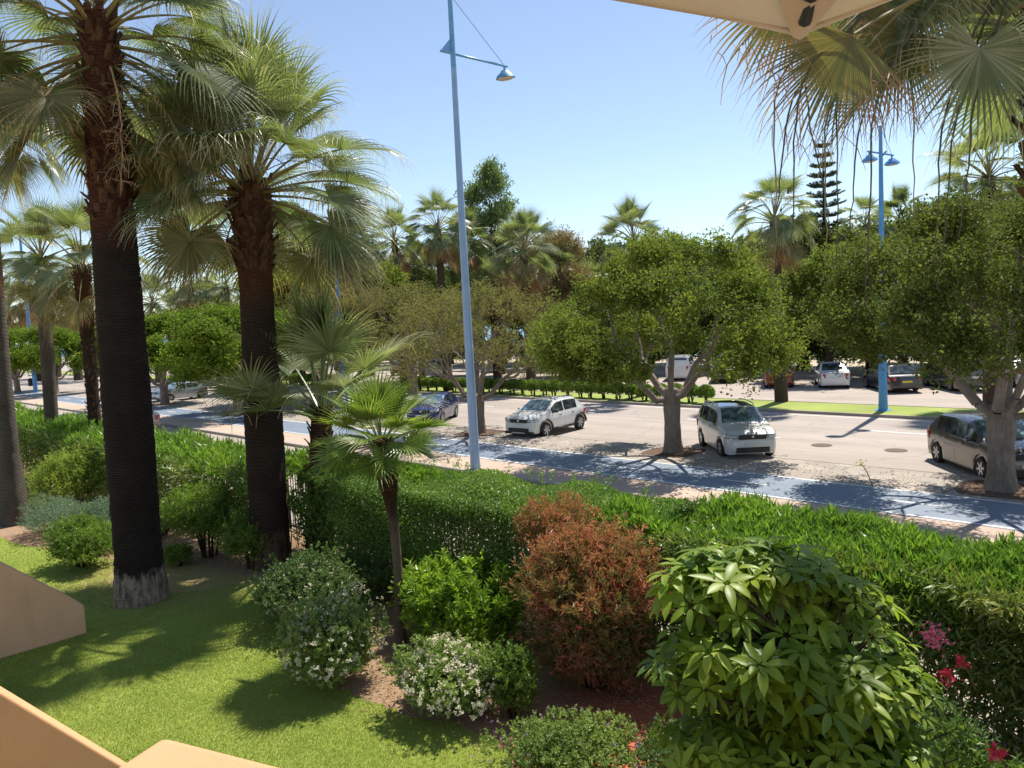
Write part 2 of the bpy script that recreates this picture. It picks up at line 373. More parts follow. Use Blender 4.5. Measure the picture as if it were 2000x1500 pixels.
M['bark_twig'] = bark('dry_twig_bark', (.17, .13, .10), (.30, .25, .20), 0, bstr=.3)
M['bark_dark'] = bark('dark_branch_bark', (.04, .03, .022), (.11, .085, .06), 0)
M['stem_green'] = plain('hanging_stalk', (.09, .075, .035), .6, var=.4, scale=1.2)
M['stalk_straw'] = plain('dry_flower_stalk', (.40, .25, .13), .8, var=.25, scale=4)
M['petiole'] = plain('palm_petiole', (.21, .17, .06), .4, var=.35, scale=2)
M['petiole_g'] = plain('green_petiole', (.15, .20, .06), .4, var=.3, scale=2)
# built things
def wallmat(name, base, stain):
    m, nt, b = newmat(name)
    tc = nt.nodes.new('ShaderNodeTexCoord'); v = tc.outputs['Object']
    n1 = noise(nt, 1.1, 6, .65, v); n2 = noise(nt, 90, 4, .7, v)
    mp = nt.nodes.new('ShaderNodeMapping'); nt.links.new(v, mp.inputs[0]); mp.inputs['Scale'].default_value = (2.5, 2.5, .35)
    n3 = noise(nt, 1.6, 5, .6, mp.outputs[0])
    c = ramp(nt, [(.3, tuple(x*.9 for x in base)), (.7, tuple(x*1.06 for x in base))], n1.outputs[0]).outputs[0]
    c = mixc(nt, c, stain, ramp(nt, [(.55, 0.), (.8, .6)], n3.outputs[0]).outputs[0])
    vo = nt.nodes.new('ShaderNodeTexVoronoi'); vo.feature = 'DISTANCE_TO_EDGE'; vo.inputs['Scale'].default_value = .55
    wob = noise(nt, 2, 4, .6, v); av = nt.nodes.new('ShaderNodeVectorMath'); av.operation = 'MULTIPLY_ADD'
    nt.links.new(wob.outputs['Color'], av.inputs[0]); av.inputs[1].default_value = (.7,)*3; nt.links.new(v, av.inputs[2]); nt.links.new(av.outputs[0], vo.inputs['Vector'])
    msk = ramp(nt, [(.5, 0.), (.6, 1.)], noise(nt, .8, 2, .5, v).outputs[0]).outputs[0]
    f = math_(nt, 'MULTIPLY', ramp(nt, [(0., .6), (.008, 0.)], vo.outputs[0]).outputs[0], msk)
    c = mixc(nt, c, tuple(x*.4 for x in base), f)
    nt.links.new(c, b.inputs['Base Color']); b.inputs['Roughness'].default_value = .85
    bump(nt, b, n2.outputs[0], .25, .01); return m
M['render'] = wallmat('peach_render', (.72, .36, .18), (.52, .26, .14))
M['render_pale'] = wallmat('pale_peach_render', (.80, .47, .26), (.55, .32, .17))
M['render_sun'] = wallmat('yellow_peach_render', (.66, .34, .17), (.56, .28, .15))
M['lamp_blue'] = plain('weathered_blue_paint', (.16, .36, .56), .4, .1, .12, 6)
M['lamp_grey'] = plain('pale_grey_blue_paint', (.28, .42, .60), .4, .1, .1, 2)
M['lamp_bright'] = plain('bright_blue_paint', (.09, .30, .62), .4, .05, .12, 4)
M['lens'] = plain('frosted_lamp_glass', (.62, .50, .38), .25, 0, .25, 18)
M['fence'] = plain('dark_green_fence_paint', (.02, .022, .02), .6)
M['canvas'] = plain('cream_canvas', (.76, .72, .63), .85, var=.05, scale=2, bmp=.15, bscale=220)
_nt = M['canvas'].node_tree; _tr = _nt.nodes.new('ShaderNodeBsdfTranslucent'); _tr.inputs[0].default_value = (.72, .66, .55, 1); _ms = _nt.nodes.new('ShaderNodeMixShader'); _ms.inputs[0].default_value = .35
_nt.links.new(_nt.nodes['Principled BSDF'].outputs[0], _ms.inputs[1]); _nt.links.new(_tr.outputs[0], _ms.inputs[2]); _nt.links.new(_ms.outputs[0], _nt.nodes['Material Output'].inputs['Surface'])
M['blackplastic'] = plain('black_plastic', (.015, .015, .016), .45)
M['tyre'] = plain('tyre_rubber', (.018, .018, .018), .8)
M['rim'] = plain('alloy_metal', (.45, .46, .48), .3, .8)
M['chrome'] = plain('chrome_trim', (.65, .66, .68), .15, 1.)
M['darkrim'] = plain('dark_wheel', (.06, .06, .065), .5, .3)
M['plate'] = plain('number_plate_white', (.7, .7, .68), .5, var=.03)
M['plate_y'] = plain('number_plate_yellow', (.75, .55, .05), .5, var=.03)
M['ink'] = plain('plate_lettering', (.02, .02, .03), .6)
M['headlamp'] = plain('headlamp_glass', (.45, .48, .50), .12, .3, .2, 14, coat=1)
M['taillamp'] = plain('tail_lamp_red', (.45, .015, .015), .2, 0, .2, 10, coat=1)
M['carpets'] = plain('underbody_black', (.01, .01, .01), .9)
def glassm(name, col=(.018, .024, .026), sp=.7):
    m, nt, b = newmat(name)
    n = noise(nt, 3.2, 3)
    c = ramp(nt, [(.42, col), (.68, tuple(min(1, x*4+.03) for x in col))], n.outputs[0]).outputs[0]
    nt.links.new(c, b.inputs['Base Color']); b.inputs['Roughness'].default_value = .06; b.inputs['Specular IOR Level'].default_value = sp
    b.inputs['Coat Weight'].default_value = .6; b.inputs['Coat Roughness'].default_value = .03
    return m
M['glass'] = glassm('tinted_car_glass'); M['glass_w'] = glassm('windscreen_glass', (.05, .085, .09), 1.)
def paintm(name, col, metal=.0):
    m, nt, b = newmat(name)
    n = noise(nt, 1.3, 3); n2 = noise(nt, 300, 2)
    c = ramp(nt, [(.3, tuple(x*.93 for x in col)), (.7, tuple(min(1, x*1.04) for x in col))], n.outputs[0]).outputs[0]
    nt.links.new(c, b.inputs['Base Color']); b.inputs['Metallic'].default_value = metal; b.inputs['Roughness'].default_value = .35
    b.inputs['Coat Weight'].default_value = 1; b.inputs['Coat Roughness'].default_value = .04
    return m

rng = np.random.default_rng(7)
def nrm(a): return a/np.maximum(np.linalg.norm(a, axis=-1, keepdims=True), 1e-9)

# ------------------------------------------------------------------ leaves
def kites(P, D, N, L, W, fold=.22):
    """one folded kite shaped quad per leaf"""
    n = len(P); L = np.broadcast_to(L, n)[:, None]; W = np.broadcast_to(W, n)[:, None]
    S = nrm(np.cross(D, N)); N = np.cross(S, D)
    V = np.empty((n, 4, 3)); V[:, 0] = P; V[:, 1] = P+D*L*.42+S*W*.5+N*W*fold; V[:, 2] = P+D*L-N*L*.12; V[:, 3] = P+D*L*.42-S*W*.5+N*W*fold
    F = np.arange(n*4).reshape(n, 4)
    return V.reshape(-1, 3), F
def rdir(n, g=rng): return nrm(g.normal(size=(n, 3)))
def leaf_mesh(name, P, D, N, L, W, mat, rnd, fold=.22):
    V, F = kites(P, D, N, L, W, fold); return np_mesh(name, V, F, mat, rnd=rnd)
def big_leaves(P, D, N, L, W, droop=.5, K=5):
    """leaves with a bent blade: (K) steps, 3 verts across"""
    n = len(P); L = np.broadcast_to(L, n).astype(float); W = np.broadcast_to(W, n).astype(float)
    S = nrm(np.cross(D, N)); V = np.empty((n, K+1, 3, 3)); p = P.copy(); d = D.copy(); st = (L/K)[:, None]
    for k in range(K+1):
        t = k/K; wd = (W*.5*(math.sin(math.pi*min(1, (t*.97+.03))**.85)**.8+.02))[:, None]
        nn = nrm(np.cross(S, d))
        V[:, k, 1] = p; V[:, k, 0] = p+S*wd+nn*wd*.28; V[:, k, 2] = p-S*wd+nn*wd*.28
        d = nrm(d+np.array([0, 0, -1.])*(np.broadcast_to(droop, n)/K)[:, None]); p = p+d*st
    base = np.arange(n)[:, None]*(K+1)*3; F = []
    for k in range(K):
        for c in (0, 1):
            F.append(np.stack([base[:, 0]+k*3+c, base[:, 0]+k*3+c+1, base[:, 0]+(k+1)*3+c+1, base[:, 0]+(k+1)*3+c], 1))
    F = np.stack(F, 1).reshape(-1, 4)
    return V.reshape(-1, 3), F, 2*K
def lumpy(g, nl=16, amp=.34, width=.30):
    dirs = rdir(nl, g); a = g.uniform(-amp*.6, amp, nl)
    def f(d): 
        c = d@dirs.T
        return 1+(a*np.exp((c-1)/width**2*1.0)).sum(1)
    return f
def cloud(g, n, rad, shell=.16, low=-.35, amp=.3, nl=16, inner=.2):
    """points and outward directions near the surface of a lumpy ellipsoid"""
    d = rdir(int(n*1.8), g); d = d[d[:, 2] > low][:n]; n = len(d)
    f = lumpy(g, nl, amp); r = f(d)*(1-np.abs(g.normal(0, shell, n)))
    k = g.random(n) < inner; r[k] *= g.uniform(.3, .9, k.sum())
    hf = lumpy(g, 60, .14, .16); r *= hf(d)
    P = d*r[:, None]*np.array(rad)
    return P, nrm(d/np.array(rad)), r
def stems(mb, g, base_r, rad, n=7, r0=.02, top=.7):
    for i in range(n):
        a = g.uniform(0, 2*math.pi); rr = g.uniform(.3, .9)
        p0 = (base_r*math.cos(a), base_r*math.sin(a), 0)
        p2 = (rad[0]*rr*math.cos(a), rad[1]*rr*math.sin(a), rad[2]*(1+top*g.uniform(.3, 1)))
        p1 = ((p0[0]+p2[0])*.4+g.normal(0, .04), (p0[1]+p2[1])*.4+g.normal(0, .04), p2[2]*.5)
        mb.tube([p0, p1, p2], [r0, r0*.8, r0*.4], 5)

def bush(name, loc, rad, n, L, W, mat, label, cat='shrub', seed=1, group=None, zc=None, stemmat='bark_dark', nst=7, low=-.45,
         up=.5, amp=.5, flowers=None, jit=.7, droop=False, r0=.022, inner=.22, sprigs=0):
    g = np.random.default_rng(seed); rad = np.array(rad, float); zc = rad[2]*.85 if zc is None else zc
    k = 9; nb = 10; Pl = []; Ol = []
    for q in range(nb):
        dd = rdir(1, g)[0]; c = dd*rad*np.array([.64, .64, .50])*(1 if q else 0)+np.array([0, 0, rad[2]*(.12 if q else -.1)]); rb = rad*(g.uniform(.34, .60) if q else .76)
        p_, o2, _ = cloud(g, int(n/k*1.25*(.085 if q else .3)), rb, low=low, amp=amp, inner=inner, shell=.12); Pl.append(p_+c); Ol.append(nrm(o2+nrm(p_+c)*.3))
    P = np.concatenate(Pl); O = np.concatenate(Ol)
    if sprigs:
        q = rdir(sprigs, g); q[:, 2] = np.abs(q[:, 2])*.8+.3; q = nrm(q)
        for t in (1.02, 1.13, 1.25): P = np.concatenate([P, q*rad*(1+(t-1)*g.uniform(.3, 1.3, (sprigs, 1)))+g.normal(0, .02, q.shape)]); O = np.concatenate([O, q])
    ns_ = len(P); A = nrm(O*.7+rdir(ns_, g)*jit*.8+np.array([0, 0, up])); tone = np.repeat(g.random(ns_), k)
    t = g.random((ns_, k)); P = (P[:, None]+A[:, None]*(t[..., None]*L*1.7)).reshape(-1, 3); A = np.repeat(A, k, 0); O = np.repeat(O, k, 0); n = len(P)
    D = nrm(A*(.35+t.reshape(-1, 1)*.6)+rdir(n, g)*.75); N = nrm(A*.8+O*.3+rdir(n, g)*.35)
    P = P+np.array([0, 0, zc]); kk = P[:, 2] > .02; P, D, N, tone = P[kk], D[kk], N[kk], tone[kk]; n = len(P)
    o = empty(name, (loc[0], loc[1], 0), label, cat, group)
    Ls = L*g.uniform(.6, 1.25, n)
    rnd = np.clip(g.random(n)*.45+tone*.55, 0, 1)
    link('foliage', leaf_mesh('foliage', P, D, N, Ls, W*Ls/L, M[mat], rnd), o)
    if nst:
        mb = MB(); stems(mb, g, rad[0]*.15, (rad[0]*.8, rad[1]*.8, zc), nst, r0, min(.6, rad[2]*.6/zc)); mb.build('branches', M[stemmat], o, smooth=True)
    if flowers:
        fm, fn, fs, clump = flowers
        Pf, Of, _ = cloud(g, fn, rad*1.04, shell=.05, low=-.2, amp=amp, inner=0); Pf += np.array([0, 0, zc])
        Pp = np.repeat(Pf, clump, 0)+g.normal(0, fs*.45, (len(Pf)*clump, 3)); Op = np.repeat(Of, clump, 0)
        D = nrm(Op*.3+rdir(len(Pp), g)); link('flower_cluster', leaf_mesh('flower_cluster', Pp, D, nrm(Op+rdir(len(Pp), g)*.5+np.array([0, 0, .5])), fs, fs*.9, M[fm], g.random(len(Pp))), o)
    return o

# ------------------------------------------------------------------ ground and roads
def sheet(name, pts, z, mat, kind='structure'):
    me = bpy.data.meshes.new(name); me.from_pydata([(x, y, 0) for x, y in pts], [], [tuple(range(len(pts)))]); me.materials.append(mat); me.update()
    if me.polygons[0].normal.z < 0: me.flip_normals()
    o = link(name, me, loc=(0, 0, z)); o['kind'] = kind; return o
def strip(name, y0, y1, z, mat, x0=-400, x1=60): return sheet(name, [(x0, y0), (x1, y0), (x1, y1), (x0, y1)], z, mat)
M['beach'] = ground_mat('beach_sand', (.46, .38, .28), .1, fine=8)
strip('ground', -60, 78, -.012, M['beach'], -700, 120)
strip('garden_soil', -30, 9.7, -.006, M['soil'], -150, 60)
strip('near_pavement', 9.7, 16.9, .0, M['near'])
strip('pavement', 17.05, 18.75, .10, M['peachpave'])
strip('bike_path', 18.75, 21.35, .104, M['blue'])
strip('stone_pavement', 21.35, 24.0, .104, M['stone'])
strip('road', 24.0, 35.1, .002, M['road'])
strip('car_park', 38.6, 52, .003, M['park'])
strip('promenade', 52.15, 57, .10, M['palepave'])
def kerb(name, y0, y1, z0, z1, mat='kerb', x0=-400, x1=60):
    mb = MB(); x = x0
    while x < x1:
        L = 30; mb.box((x+L/2, (y0+y1)/2, (z0+z1)/2), (L, y1-y0, z1-z0)); x += L
    o = mb.build(name, M[mat]); o['kind'] = 'structure'; return o
kerb('near_kerb', 16.9, 17.05, -.05, .115)
kerb('median_kerb', 35.1, 35.25, -.05, .13)
kerb('median_far_kerb', 38.45, 38.6, -.05, .13)
kerb('promenade_kerb', 52.0, 52.15, -.05, .13)
strip('median_grass', 35.25, 38.45, .11, M['verge'])
kerb('stone_edge', 23.9, 24.0, -.05, .112)
# painted lines
def dashes(name, y, wd, z, x0, x1, on, off, mat='white'):
    mb = MB(); x = x0; k = 0
    while x < x1: 
        mb.add([(x, y-wd/2, 0), (x+on, y-wd/2, 0), (x+on, y+wd/2, 0), (x, y+wd/2, 0)], [(0, 1, 2, 3)]); x += on+off
    o = mb.build(name, M[mat], loc=(0, 0, z)); o['kind'] = 'structure'; return o
dashes('bike_path_line', 18.86, .10, .108, -200, 30, 10, 0)
dashes('bike_path_line', 21.24, .10, .108, -200, 30, 10, 0)
dashes('bike_path_centre_line', 20.05, .10, .108, -200, 30, 1.4, 3.2)
dashes('road_marking', 31.3, .14, .006, -200, 40, 3.2, 5.0)
dashes('road_edge_line', 34.6, .12, .006, -200, 40, 10, 0)
dashes('road_marking', 28.2, .12, .006, -200, 40, 2.2, 7.5)
mb = MB()
for i in range(26):
    x = -150+i*5.6; mb.add([(x, 38.9, 0), (x+.1, 38.9, 0), (x-3.3, 43.0, 0), (x-3.4, 43.0, 0)], [(0, 1, 2, 3)])
# tree pits
pit_x = []
def tree_pit(x, y, s=1.5):
    mb = MB(); g = np.random.default_rng(int(abs(x*10)))
    n = 14; pts = []
    for i in range(n):
        a = 2*math.pi*i/n; r = s*.5*(1/max(abs(math.cos(a)), abs(math.sin(a))))*g.uniform(.93, 1)
        pts.append((x+r*math.cos(a), y+r*math.sin(a)))
    return sheet('tree_pit', pts, .112, M['pit'])
M['pit'] = ground_mat('tree_pit_soil', (.13, .075, .045), .3, fine=25, bmp=.8)
M['sea'] = (lambda: None)
def sea_mat():
    m, nt, b = newmat('turquoise_sea')
    tc = nt.nodes.new('ShaderNodeTexCoord'); v = tc.outputs['Object']
    mp = nt.nodes.new('ShaderNodeMapping'); nt.links.new(v, mp.inputs[0]); mp.inputs['Scale'].default_value = (.3, 1, 1)
    n = noise(nt, .25, 6, .65, mp.outputs[0]); sx = nt.nodes.new('ShaderNodeSeparateXYZ'); nt.links.new(v, sx.inputs[0])
    f = nt.nodes.new('ShaderNodeMapRange'); nt.links.new(sx.outputs[1], f.inputs[0]); f.inputs[1].default_value = 80; f.inputs[2].default_value = 420
    c = ramp(nt, [(0, (.16, .42, .46)), (.35, (.06, .27, .42)), (1, (.035, .14, .32))], f.outputs[0]).outputs[0]
    nt.links.new(c, b.inputs['Base Color']); b.inputs['Roughness'].default_value = .25; bump(nt, b, n.outputs[0], .5, .6); return m
M['sea'] = sea_mat()
sheet('sea', [(-9000, 78), (6000, 78), (6000, 9000), (-9000, 9000)], -1.2, M['sea'])
sheet('beach', [(-700, 78), (120, 78), (120, 84), (-700, 84)], -1.16, M['beach'])
# lawn sheet outline (garden edge with the planted bed is ragged)
lp = [at(*p) for p in ((-160, 1010), (60, 1066), (250, 1098), (330, 1100), (430, 1108), (505, 1130), (530, 1180), (552, 1245), (600, 1290), (665, 1345), (745, 1378), (800, 1402), (880, 1412), (950, 1440), (1003, 1480), (1030, 1560))]
pts = []
g = np.random.default_rng(5)
for i in range(len(lp)-1):
    for t in np.linspace(0, 1, 9)[:-1]:
        pts.append((lp[i][0]*(1-t)+lp[i+1][0]*t+g.normal(0, .035), lp[i][1]*(1-t)+lp[i+1][1]*t+g.normal(0, .035)))
lawn_poly = pts+[(-3.5, 1.0), (-3.5, -2), (-30, -2), (-40, 2)]
sheet('lawn', lawn_poly, .004, M['lawn'])
LP = np.array(lawn_poly)
def inpoly(P, Q):
    x, y = P[:, 0], P[:, 1]; c = np.zeros(len(P), bool); j = len(Q)-1
    for i in range(len(Q)):
        xi, yi, xj, yj = Q[i][0], Q[i][1], Q[j][0], Q[j][1]
        with np.errstate(divide='ignore', invalid='ignore'):
            c ^= ((yi > y) != (yj > y)) & (x < (xj-xi)*(y-yi)/(yj-yi)+xi)
        j = i
    return c
g = np.random.default_rng(11)
P = np.stack([g.uniform(-24, -4.5, 900000), g.uniform(.8, 7.4, 900000)], 1)
P = P[inpoly(P, LP)]
dd = np.hypot(P[:, 0], P[:, 1]); P = P[g.random(len(P)) < np.clip((9.5/dd)**2, 0, 1)]
wd_ = np.hypot(P[:, 0]+16.9, P[:, 1]-6.9); P = P[(wd_ > 1.9) | (g.random(len(P)) < .25)]
n = len(P); P3 = np.concatenate([P, np.full((n, 1), .004)], 1)
D = nrm(np.stack([g.normal(0, .5, n), g.normal(0, .5, n), np.ones(n)], 1))
ds = np.hypot(P[:, 0], P[:, 1])/9.5
patch = .5+.5*np.sin(P[:, 0]*1.7+np.sin(P[:, 1]*2.1))*np.sin(P[:, 1]*1.3+1)
V, F = kites(P3, D, rdir(n, g), g.uniform(.012, .030, n), .006*np.clip(ds, 1, 2.5))
o = link('lawn_grass', np_mesh('lawn_grass', V, F, M['grass'], rnd=np.clip(g.random(n)*.7+patch*.3, 0, 1)))
tag(o, 'short mown bright green grass of the garden lawn', 'grass', kind='stuff')
# leaf litter on the soil bed
P = np.stack([g.uniform(-24, -2.5, 26000), g.uniform(4, 9.2, 26000)], 1); P = P[~inpoly(P, LP)]
Q = LP[:len(pts)][g.integers(0, len(pts), 700)]+g.normal(0, .28, (700, 2)); Q2 = np.stack([g.uniform(-18, -6, 160), g.uniform(2, 6, 160)], 1); P = np.concatenate([P, Q, Q2]); n = len(P)
V, F = kites(np.concatenate([P, np.full((n, 1), .02)], 1), nrm(np.stack([g.normal(size=n), g.normal(size=n), g.uniform(0, .3, n)], 1)), nrm(np.array([0, 0, 1.])+rdir(n, g)*.5), g.uniform(.03, .07, n), .02)
o = link('leaf_litter', np_mesh('leaf_litter', V, F, M['palm_dead'], rnd=g.random(n))); tag(o, 'dry brown fallen leaves scattered on the soil of the planted bed', 'leaf litter', kind='stuff')
P = np.stack([g.uniform(-60, 0, 3000), 21.5+np.abs(g.normal(0, 1.3, 3000))], 1); n = len(P)
V, F = kites(np.concatenate([P, np.full((n, 1), .112)], 1), nrm(np.stack([g.normal(size=n), g.normal(size=n), g.uniform(0, .3, n)], 1)), nrm(np.array([0, 0, 1.])+rdir(n, g)*.5), g.uniform(.04, .09, n), .035)
k = P[:, 1] < 23.9; V = V.reshape(-1, 4, 3)[k].reshape(-1, 3); F = np.arange(len(V)).reshape(-1, 4)
o = link('leaf_litter', np_mesh('leaf_litter', V, F, M['palm_dead'], rnd=g.random(len(F)))); tag(o, 'dry leaves fallen on the stone paving under the street trees', 'leaf litter', kind='stuff')
# manholes
for px, py, lb in ((1605, 870, 'round iron manhole cover in the road nearer the white boxy car'), (1750, 880, 'rust stained round manhole cover in the road beside the grey car')):
    x, y = at(px, py); mb = MB(); mb.lathe([(.36, 0), (.36, .012), (.30, .012), (.29, .009), (.1, .009), (.09, .012)], (0, 0, 0), 20)
    o = mb.build('manhole_cover', M['rusty'] if 'rusty' in M else M.setdefault('rusty', plain('rusty_iron', (.13, .085, .06), .8, .3, .3, 8)), loc=(x, y, .003)); tag(o, lb, 'manhole cover', 'manhole covers')

# ------------------------------------------------------------------ palms
def frond_mesh(name, seed, elev, Lp, Lb, mats, nseg=44, sag=.5, droop=1.0, cup=.25, bend=.25, fan=140, petw=.03, hairs=8, rough_t=1., custom=None):
    g = np.random.default_rng(seed); e = math.radians(elev)
    p = np.array([0, 0, 0.]); d = np.array([0, math.cos(e), math.sin(e)]); pts = [p.copy()]; n1 = 8
    for i in range(n1):
        d = d+np.array([0, 0, -sag/n1*(.3+1.4*i/n1)]); d /= np.linalg.norm(d); p = p+d*Lp/n1; pts.append(p.copy())
    if custom:  # start, hub, blade direction, side
        a_, h_ = np.array(custom[0]), np.array(custom[1]); m_ = (a_+h_)/2+np.array([0, 0, .18*np.linalg.norm(h_-a_)])
        pts = [a_*(1-t)**2+m_*2*t*(1-t)+h_*t*t for t in np.linspace(0, 1, n1+1)]; p = h_.copy()
    mb = MB(); mb.tube(pts, [petw*(1-.6*i/n1) for i in range(n1+1)], 5)
    PV = np.array(mb.V); PF = mb.F
    d = d+np.array([0, 0, -bend]); d /= np.linalg.norm(d)
    roll = g.normal(0, .3); s0 = np.array([1., 0, 0]); n0 = np.cross(s0, d)
    s = s0*math.cos(roll)+n0*math.sin(roll); nn = np.cross(s, d)
    if custom: d = nrm(np.array(custom[2], float)); s = nrm(np.array(custom[3], float)-d*np.dot(d, custom[3])); nn = np.cross(s, d)
    K = 9; fr = math.radians(fan); ph = np.linspace(-fr, fr, nseg); dph = ph[1]-ph[0]; tf = g.uniform(.34, .46)
    cph, sph = np.cos(ph)[:, None], np.sin(ph)[:, None]
    v = cph*d+sph*s+nn*(cup*np.abs(sph)+.05*g.normal(size=(nseg, 1))*0)
    v = nrm(v); e_ = nrm(-sph*d+cph*s)
    Ls = Lb*(.76+.24*np.cos(ph*.9))*g.uniform(.9, 1.06, nseg)
    dr = droop*g.uniform(.55, 1.5, nseg); pos = np.repeat(p[None], nseg, 0)+d*.02; rad = np.zeros(nseg)
    V = np.empty((nseg, K+1, 3, 3)); alt = np.where(np.arange(nseg) % 2 == 0, 1., -1.)
    side = g.normal(0, .25, (nseg, 1))
    for k in range(K+1):
        t = k/K
        wf = np.minimum(rad, Ls*tf)*math.tan(abs(dph)/2)*1.02+.0015
        wv = wf if t <= tf else wf*max(.05, (1-(t-tf)/(1-tf))**1.35)
        nv = nrm(np.cross(e_, v)); 
        V[:, k, 1] = pos+nv*(wv*.55)[:, None]; V[:, k, 0] = pos-e_*wv[:, None]; V[:, k, 2] = pos+e_*wv[:, None]
        if t > tf*.8:
            q = (t-tf*.8)/(1-tf*.8)
            v = nrm(v+np.array([0, 0, -1.])*(dr*q**1.2*.42)[:, None]+e_*side*.05*rough_t)
            e_ = nrm(e_-v*(e_*v).sum(1, keepdims=True))
        else: v = nrm(v+np.array([0, 0, -1.])*.03*droop)
        st = Ls/K; pos = pos+v*st[:, None]; rad = rad+st
    b = len(PV); F = []; tip = []
    idx = b+np.arange(nseg*(K+1)*3).reshape(nseg, K+1, 3)
    for k in range(K):
        for c in (0, 1):
            F.append(np.stack([idx[:, k, c], idx[:, k, c+1], idx[:, k+1, c+1], idx[:, k+1, c]], 1)); tip.append(np.full(nseg, (k+.5)/K))
    F = np.concatenate(F); tip = np.concatenate(tip); sr = g.random(nseg); rn = np.tile(np.clip(sr*.75+.12*(alt+1)*.5+g.uniform(0, .1), 0, 1), 2*K)
    Vb = V.reshape(-1, 3); HV = []; 
    if hairs:
        ii = g.integers(0, nseg, hairs); kk = g.integers(4, K-1, hairs)
        for i, k in zip(ii, kk):
            q = V[i, k, 1]; dv = nrm(np.array([g.normal(0, .5), g.normal(0, .5), -.6])); L = g.uniform(.15, .4)*Lb
            q1 = q+dv*L*.5; q2 = q1+nrm(dv+np.array([0, 0, -1.]))*L*.5; w_ = np.array([.0034, .0026, 0])
            HV.append([q-w_, q+w_, q1+w_, q1-w_]); HV.append([q1-w_, q1+w_, q2+w_*.5, q2-w_*.5])
    HV = np.array(HV).reshape(-1, 3) if HV else np.zeros((0, 3)); nh = len(HV)//4
    hb = b+len(Vb); HF = hb+np.arange(nh*4).reshape(nh, 4)
    quad = np.array([f for f in PF if len(f) == 4]); pent = np.array([f for f in PF if len(f) == 5])
    allV = np.concatenate([PV, Vb, HV])
    nF = [quad, pent, F, HF]
    mi = np.concatenate([np.zeros(len(quad)+len(pent)), np.ones(len(F)+nh)])
    rr = np.concatenate([np.full(len(quad)+len(pent), .5), rn, np.full(nh, .9)])
    tt = np.concatenate([np.zeros(len(quad)+len(pent)), tip, np.full(nh, 1.)])
    # np_mesh groups by arity, keep same order
    return np_mesh(name, allV, [a for a in nF if len(a)], mats, rnd=rr, tip=tt, mi=mi)

ELS = [84, 70, 56, 42, 28, 14, 0, -14, -28, -44, -60]
def make_pool(key, leaf, Lp, Lb, petm='petiole', els=ELS, variants=2, low='palm_low', **kw):
    out = {}
    for i, e in enumerate(els):
        for s in range(variants):
            mat = M[leaf] if e > -20 else M[low]
            k = dict(kw); k['droop'] = kw.get('droop', 1.)*(1.0 if e < 60 else .55)
            out[(e, s)] = frond_mesh('frond', 100+i*7+s*53+len(key), e, Lp, Lb, [M[petm], mat], **k)
    return out
POOL = {}
POOL['big'] = make_pool('big', 'palm', 1.55, 1.28, sag=.6, droop=1.75, bend=.35, nseg=58, hairs=30)
POOL['crown'] = make_pool('crown___', 'palm', 1.45, 1.30, sag=.42, droop=1.35, bend=.12, nseg=58, hairs=34)
POOL['mid'] = make_pool('mid_', 'palm', 1.15, 1.02, sag=.45, droop=1.0, bend=.15, hairs=14, nseg=50)

POOL['stiff'] = make_pool('stiff', 'palm', 1.1, .95, 'petiole_g', sag=.22, droop=.55, bend=.0, nseg=50, hairs=8)
POOL['small'] = make_pool('small_', 'palm_young', .55, .66, 'petiole_g', low='palm_young', sag=.35, droop=.32, bend=.1, fan=150, petw=.014, nseg=38, hairs=2)
POOL['right'] = make_pool('right__', 'palm', 1.35, 1.22, sag=.85, droop=1.3, bend=.5, hairs=24, nseg=54)
DEAD = [frond_mesh('dead_frond', 900+i, e, .8, 1.0, [M['stalk_straw'], M['palm_dead']], nseg=30, sag=.7, droop=2.2, cup=.6, bend=.8, fan=110, hairs=4) for i, e in enumerate((-30, -45, -60, -72))]

def trunk_mesh(path, radii, mat, n=22, rings=70, amp=.03, seed=1, ringamp=.02, period=.09):
    g = np.random.default_rng(seed); path = np.array(path, float); radii = np.array(radii, float)
    s = np.linspace(0, 1, len(path)); t = np.linspace(0, 1, rings)
    # smooth interpolation
    C = np.stack([np.interp(t, s, path[:, i]) for i in range(3)], 1)
    for _ in range(6): C[1:-1] = (C[:-2]+C[1:-1]*2+C[2:])/4
    Rr = np.interp(t, s, radii); a = np.linspace(0, 2*math.pi, n, endpoint=False)
    z = C[:, 2]; saw = ((z/period) % 1.)
    nz = g.normal(0, 1, (rings, n)); nz = (nz+np.roll(nz, 1, 1)+np.roll(nz, -1, 1))/2
    lob = sum(np.cos(a*k+g.uniform(0, 6.28))*g.uniform(.2, 1) for k in (2, 3, 5))
    rr = Rr[:, None]*(1+amp*nz*.5+ringamp*saw[:, None]+.018*lob[None])
    V = np.stack([C[:, 0:1]+rr*np.cos(a), C[:, 1:2]+rr*np.sin(a), np.repeat(C[:, 2:3], n, 1)], 2).reshape(-1, 3)
    i = np.arange(rings-1)[:, None]*n; k = np.arange(n)[None]; k2 = (k+1) % n
    F = np.stack([i+k, i+k2, i+n+k2, i+n+k], 2).reshape(-1, 4)
    top = len(V); V = np.concatenate([V, C[-1:]+np.array([[0, 0, radii[-1]*.5]])])
    T = np.stack([(rings-1)*n+np.arange(n), (rings-1)*n+(np.arange(n)+1) % n, np.full(n, top)], 1)
    return np_mesh('trunk', V, [F, T], mat, smooth=True)
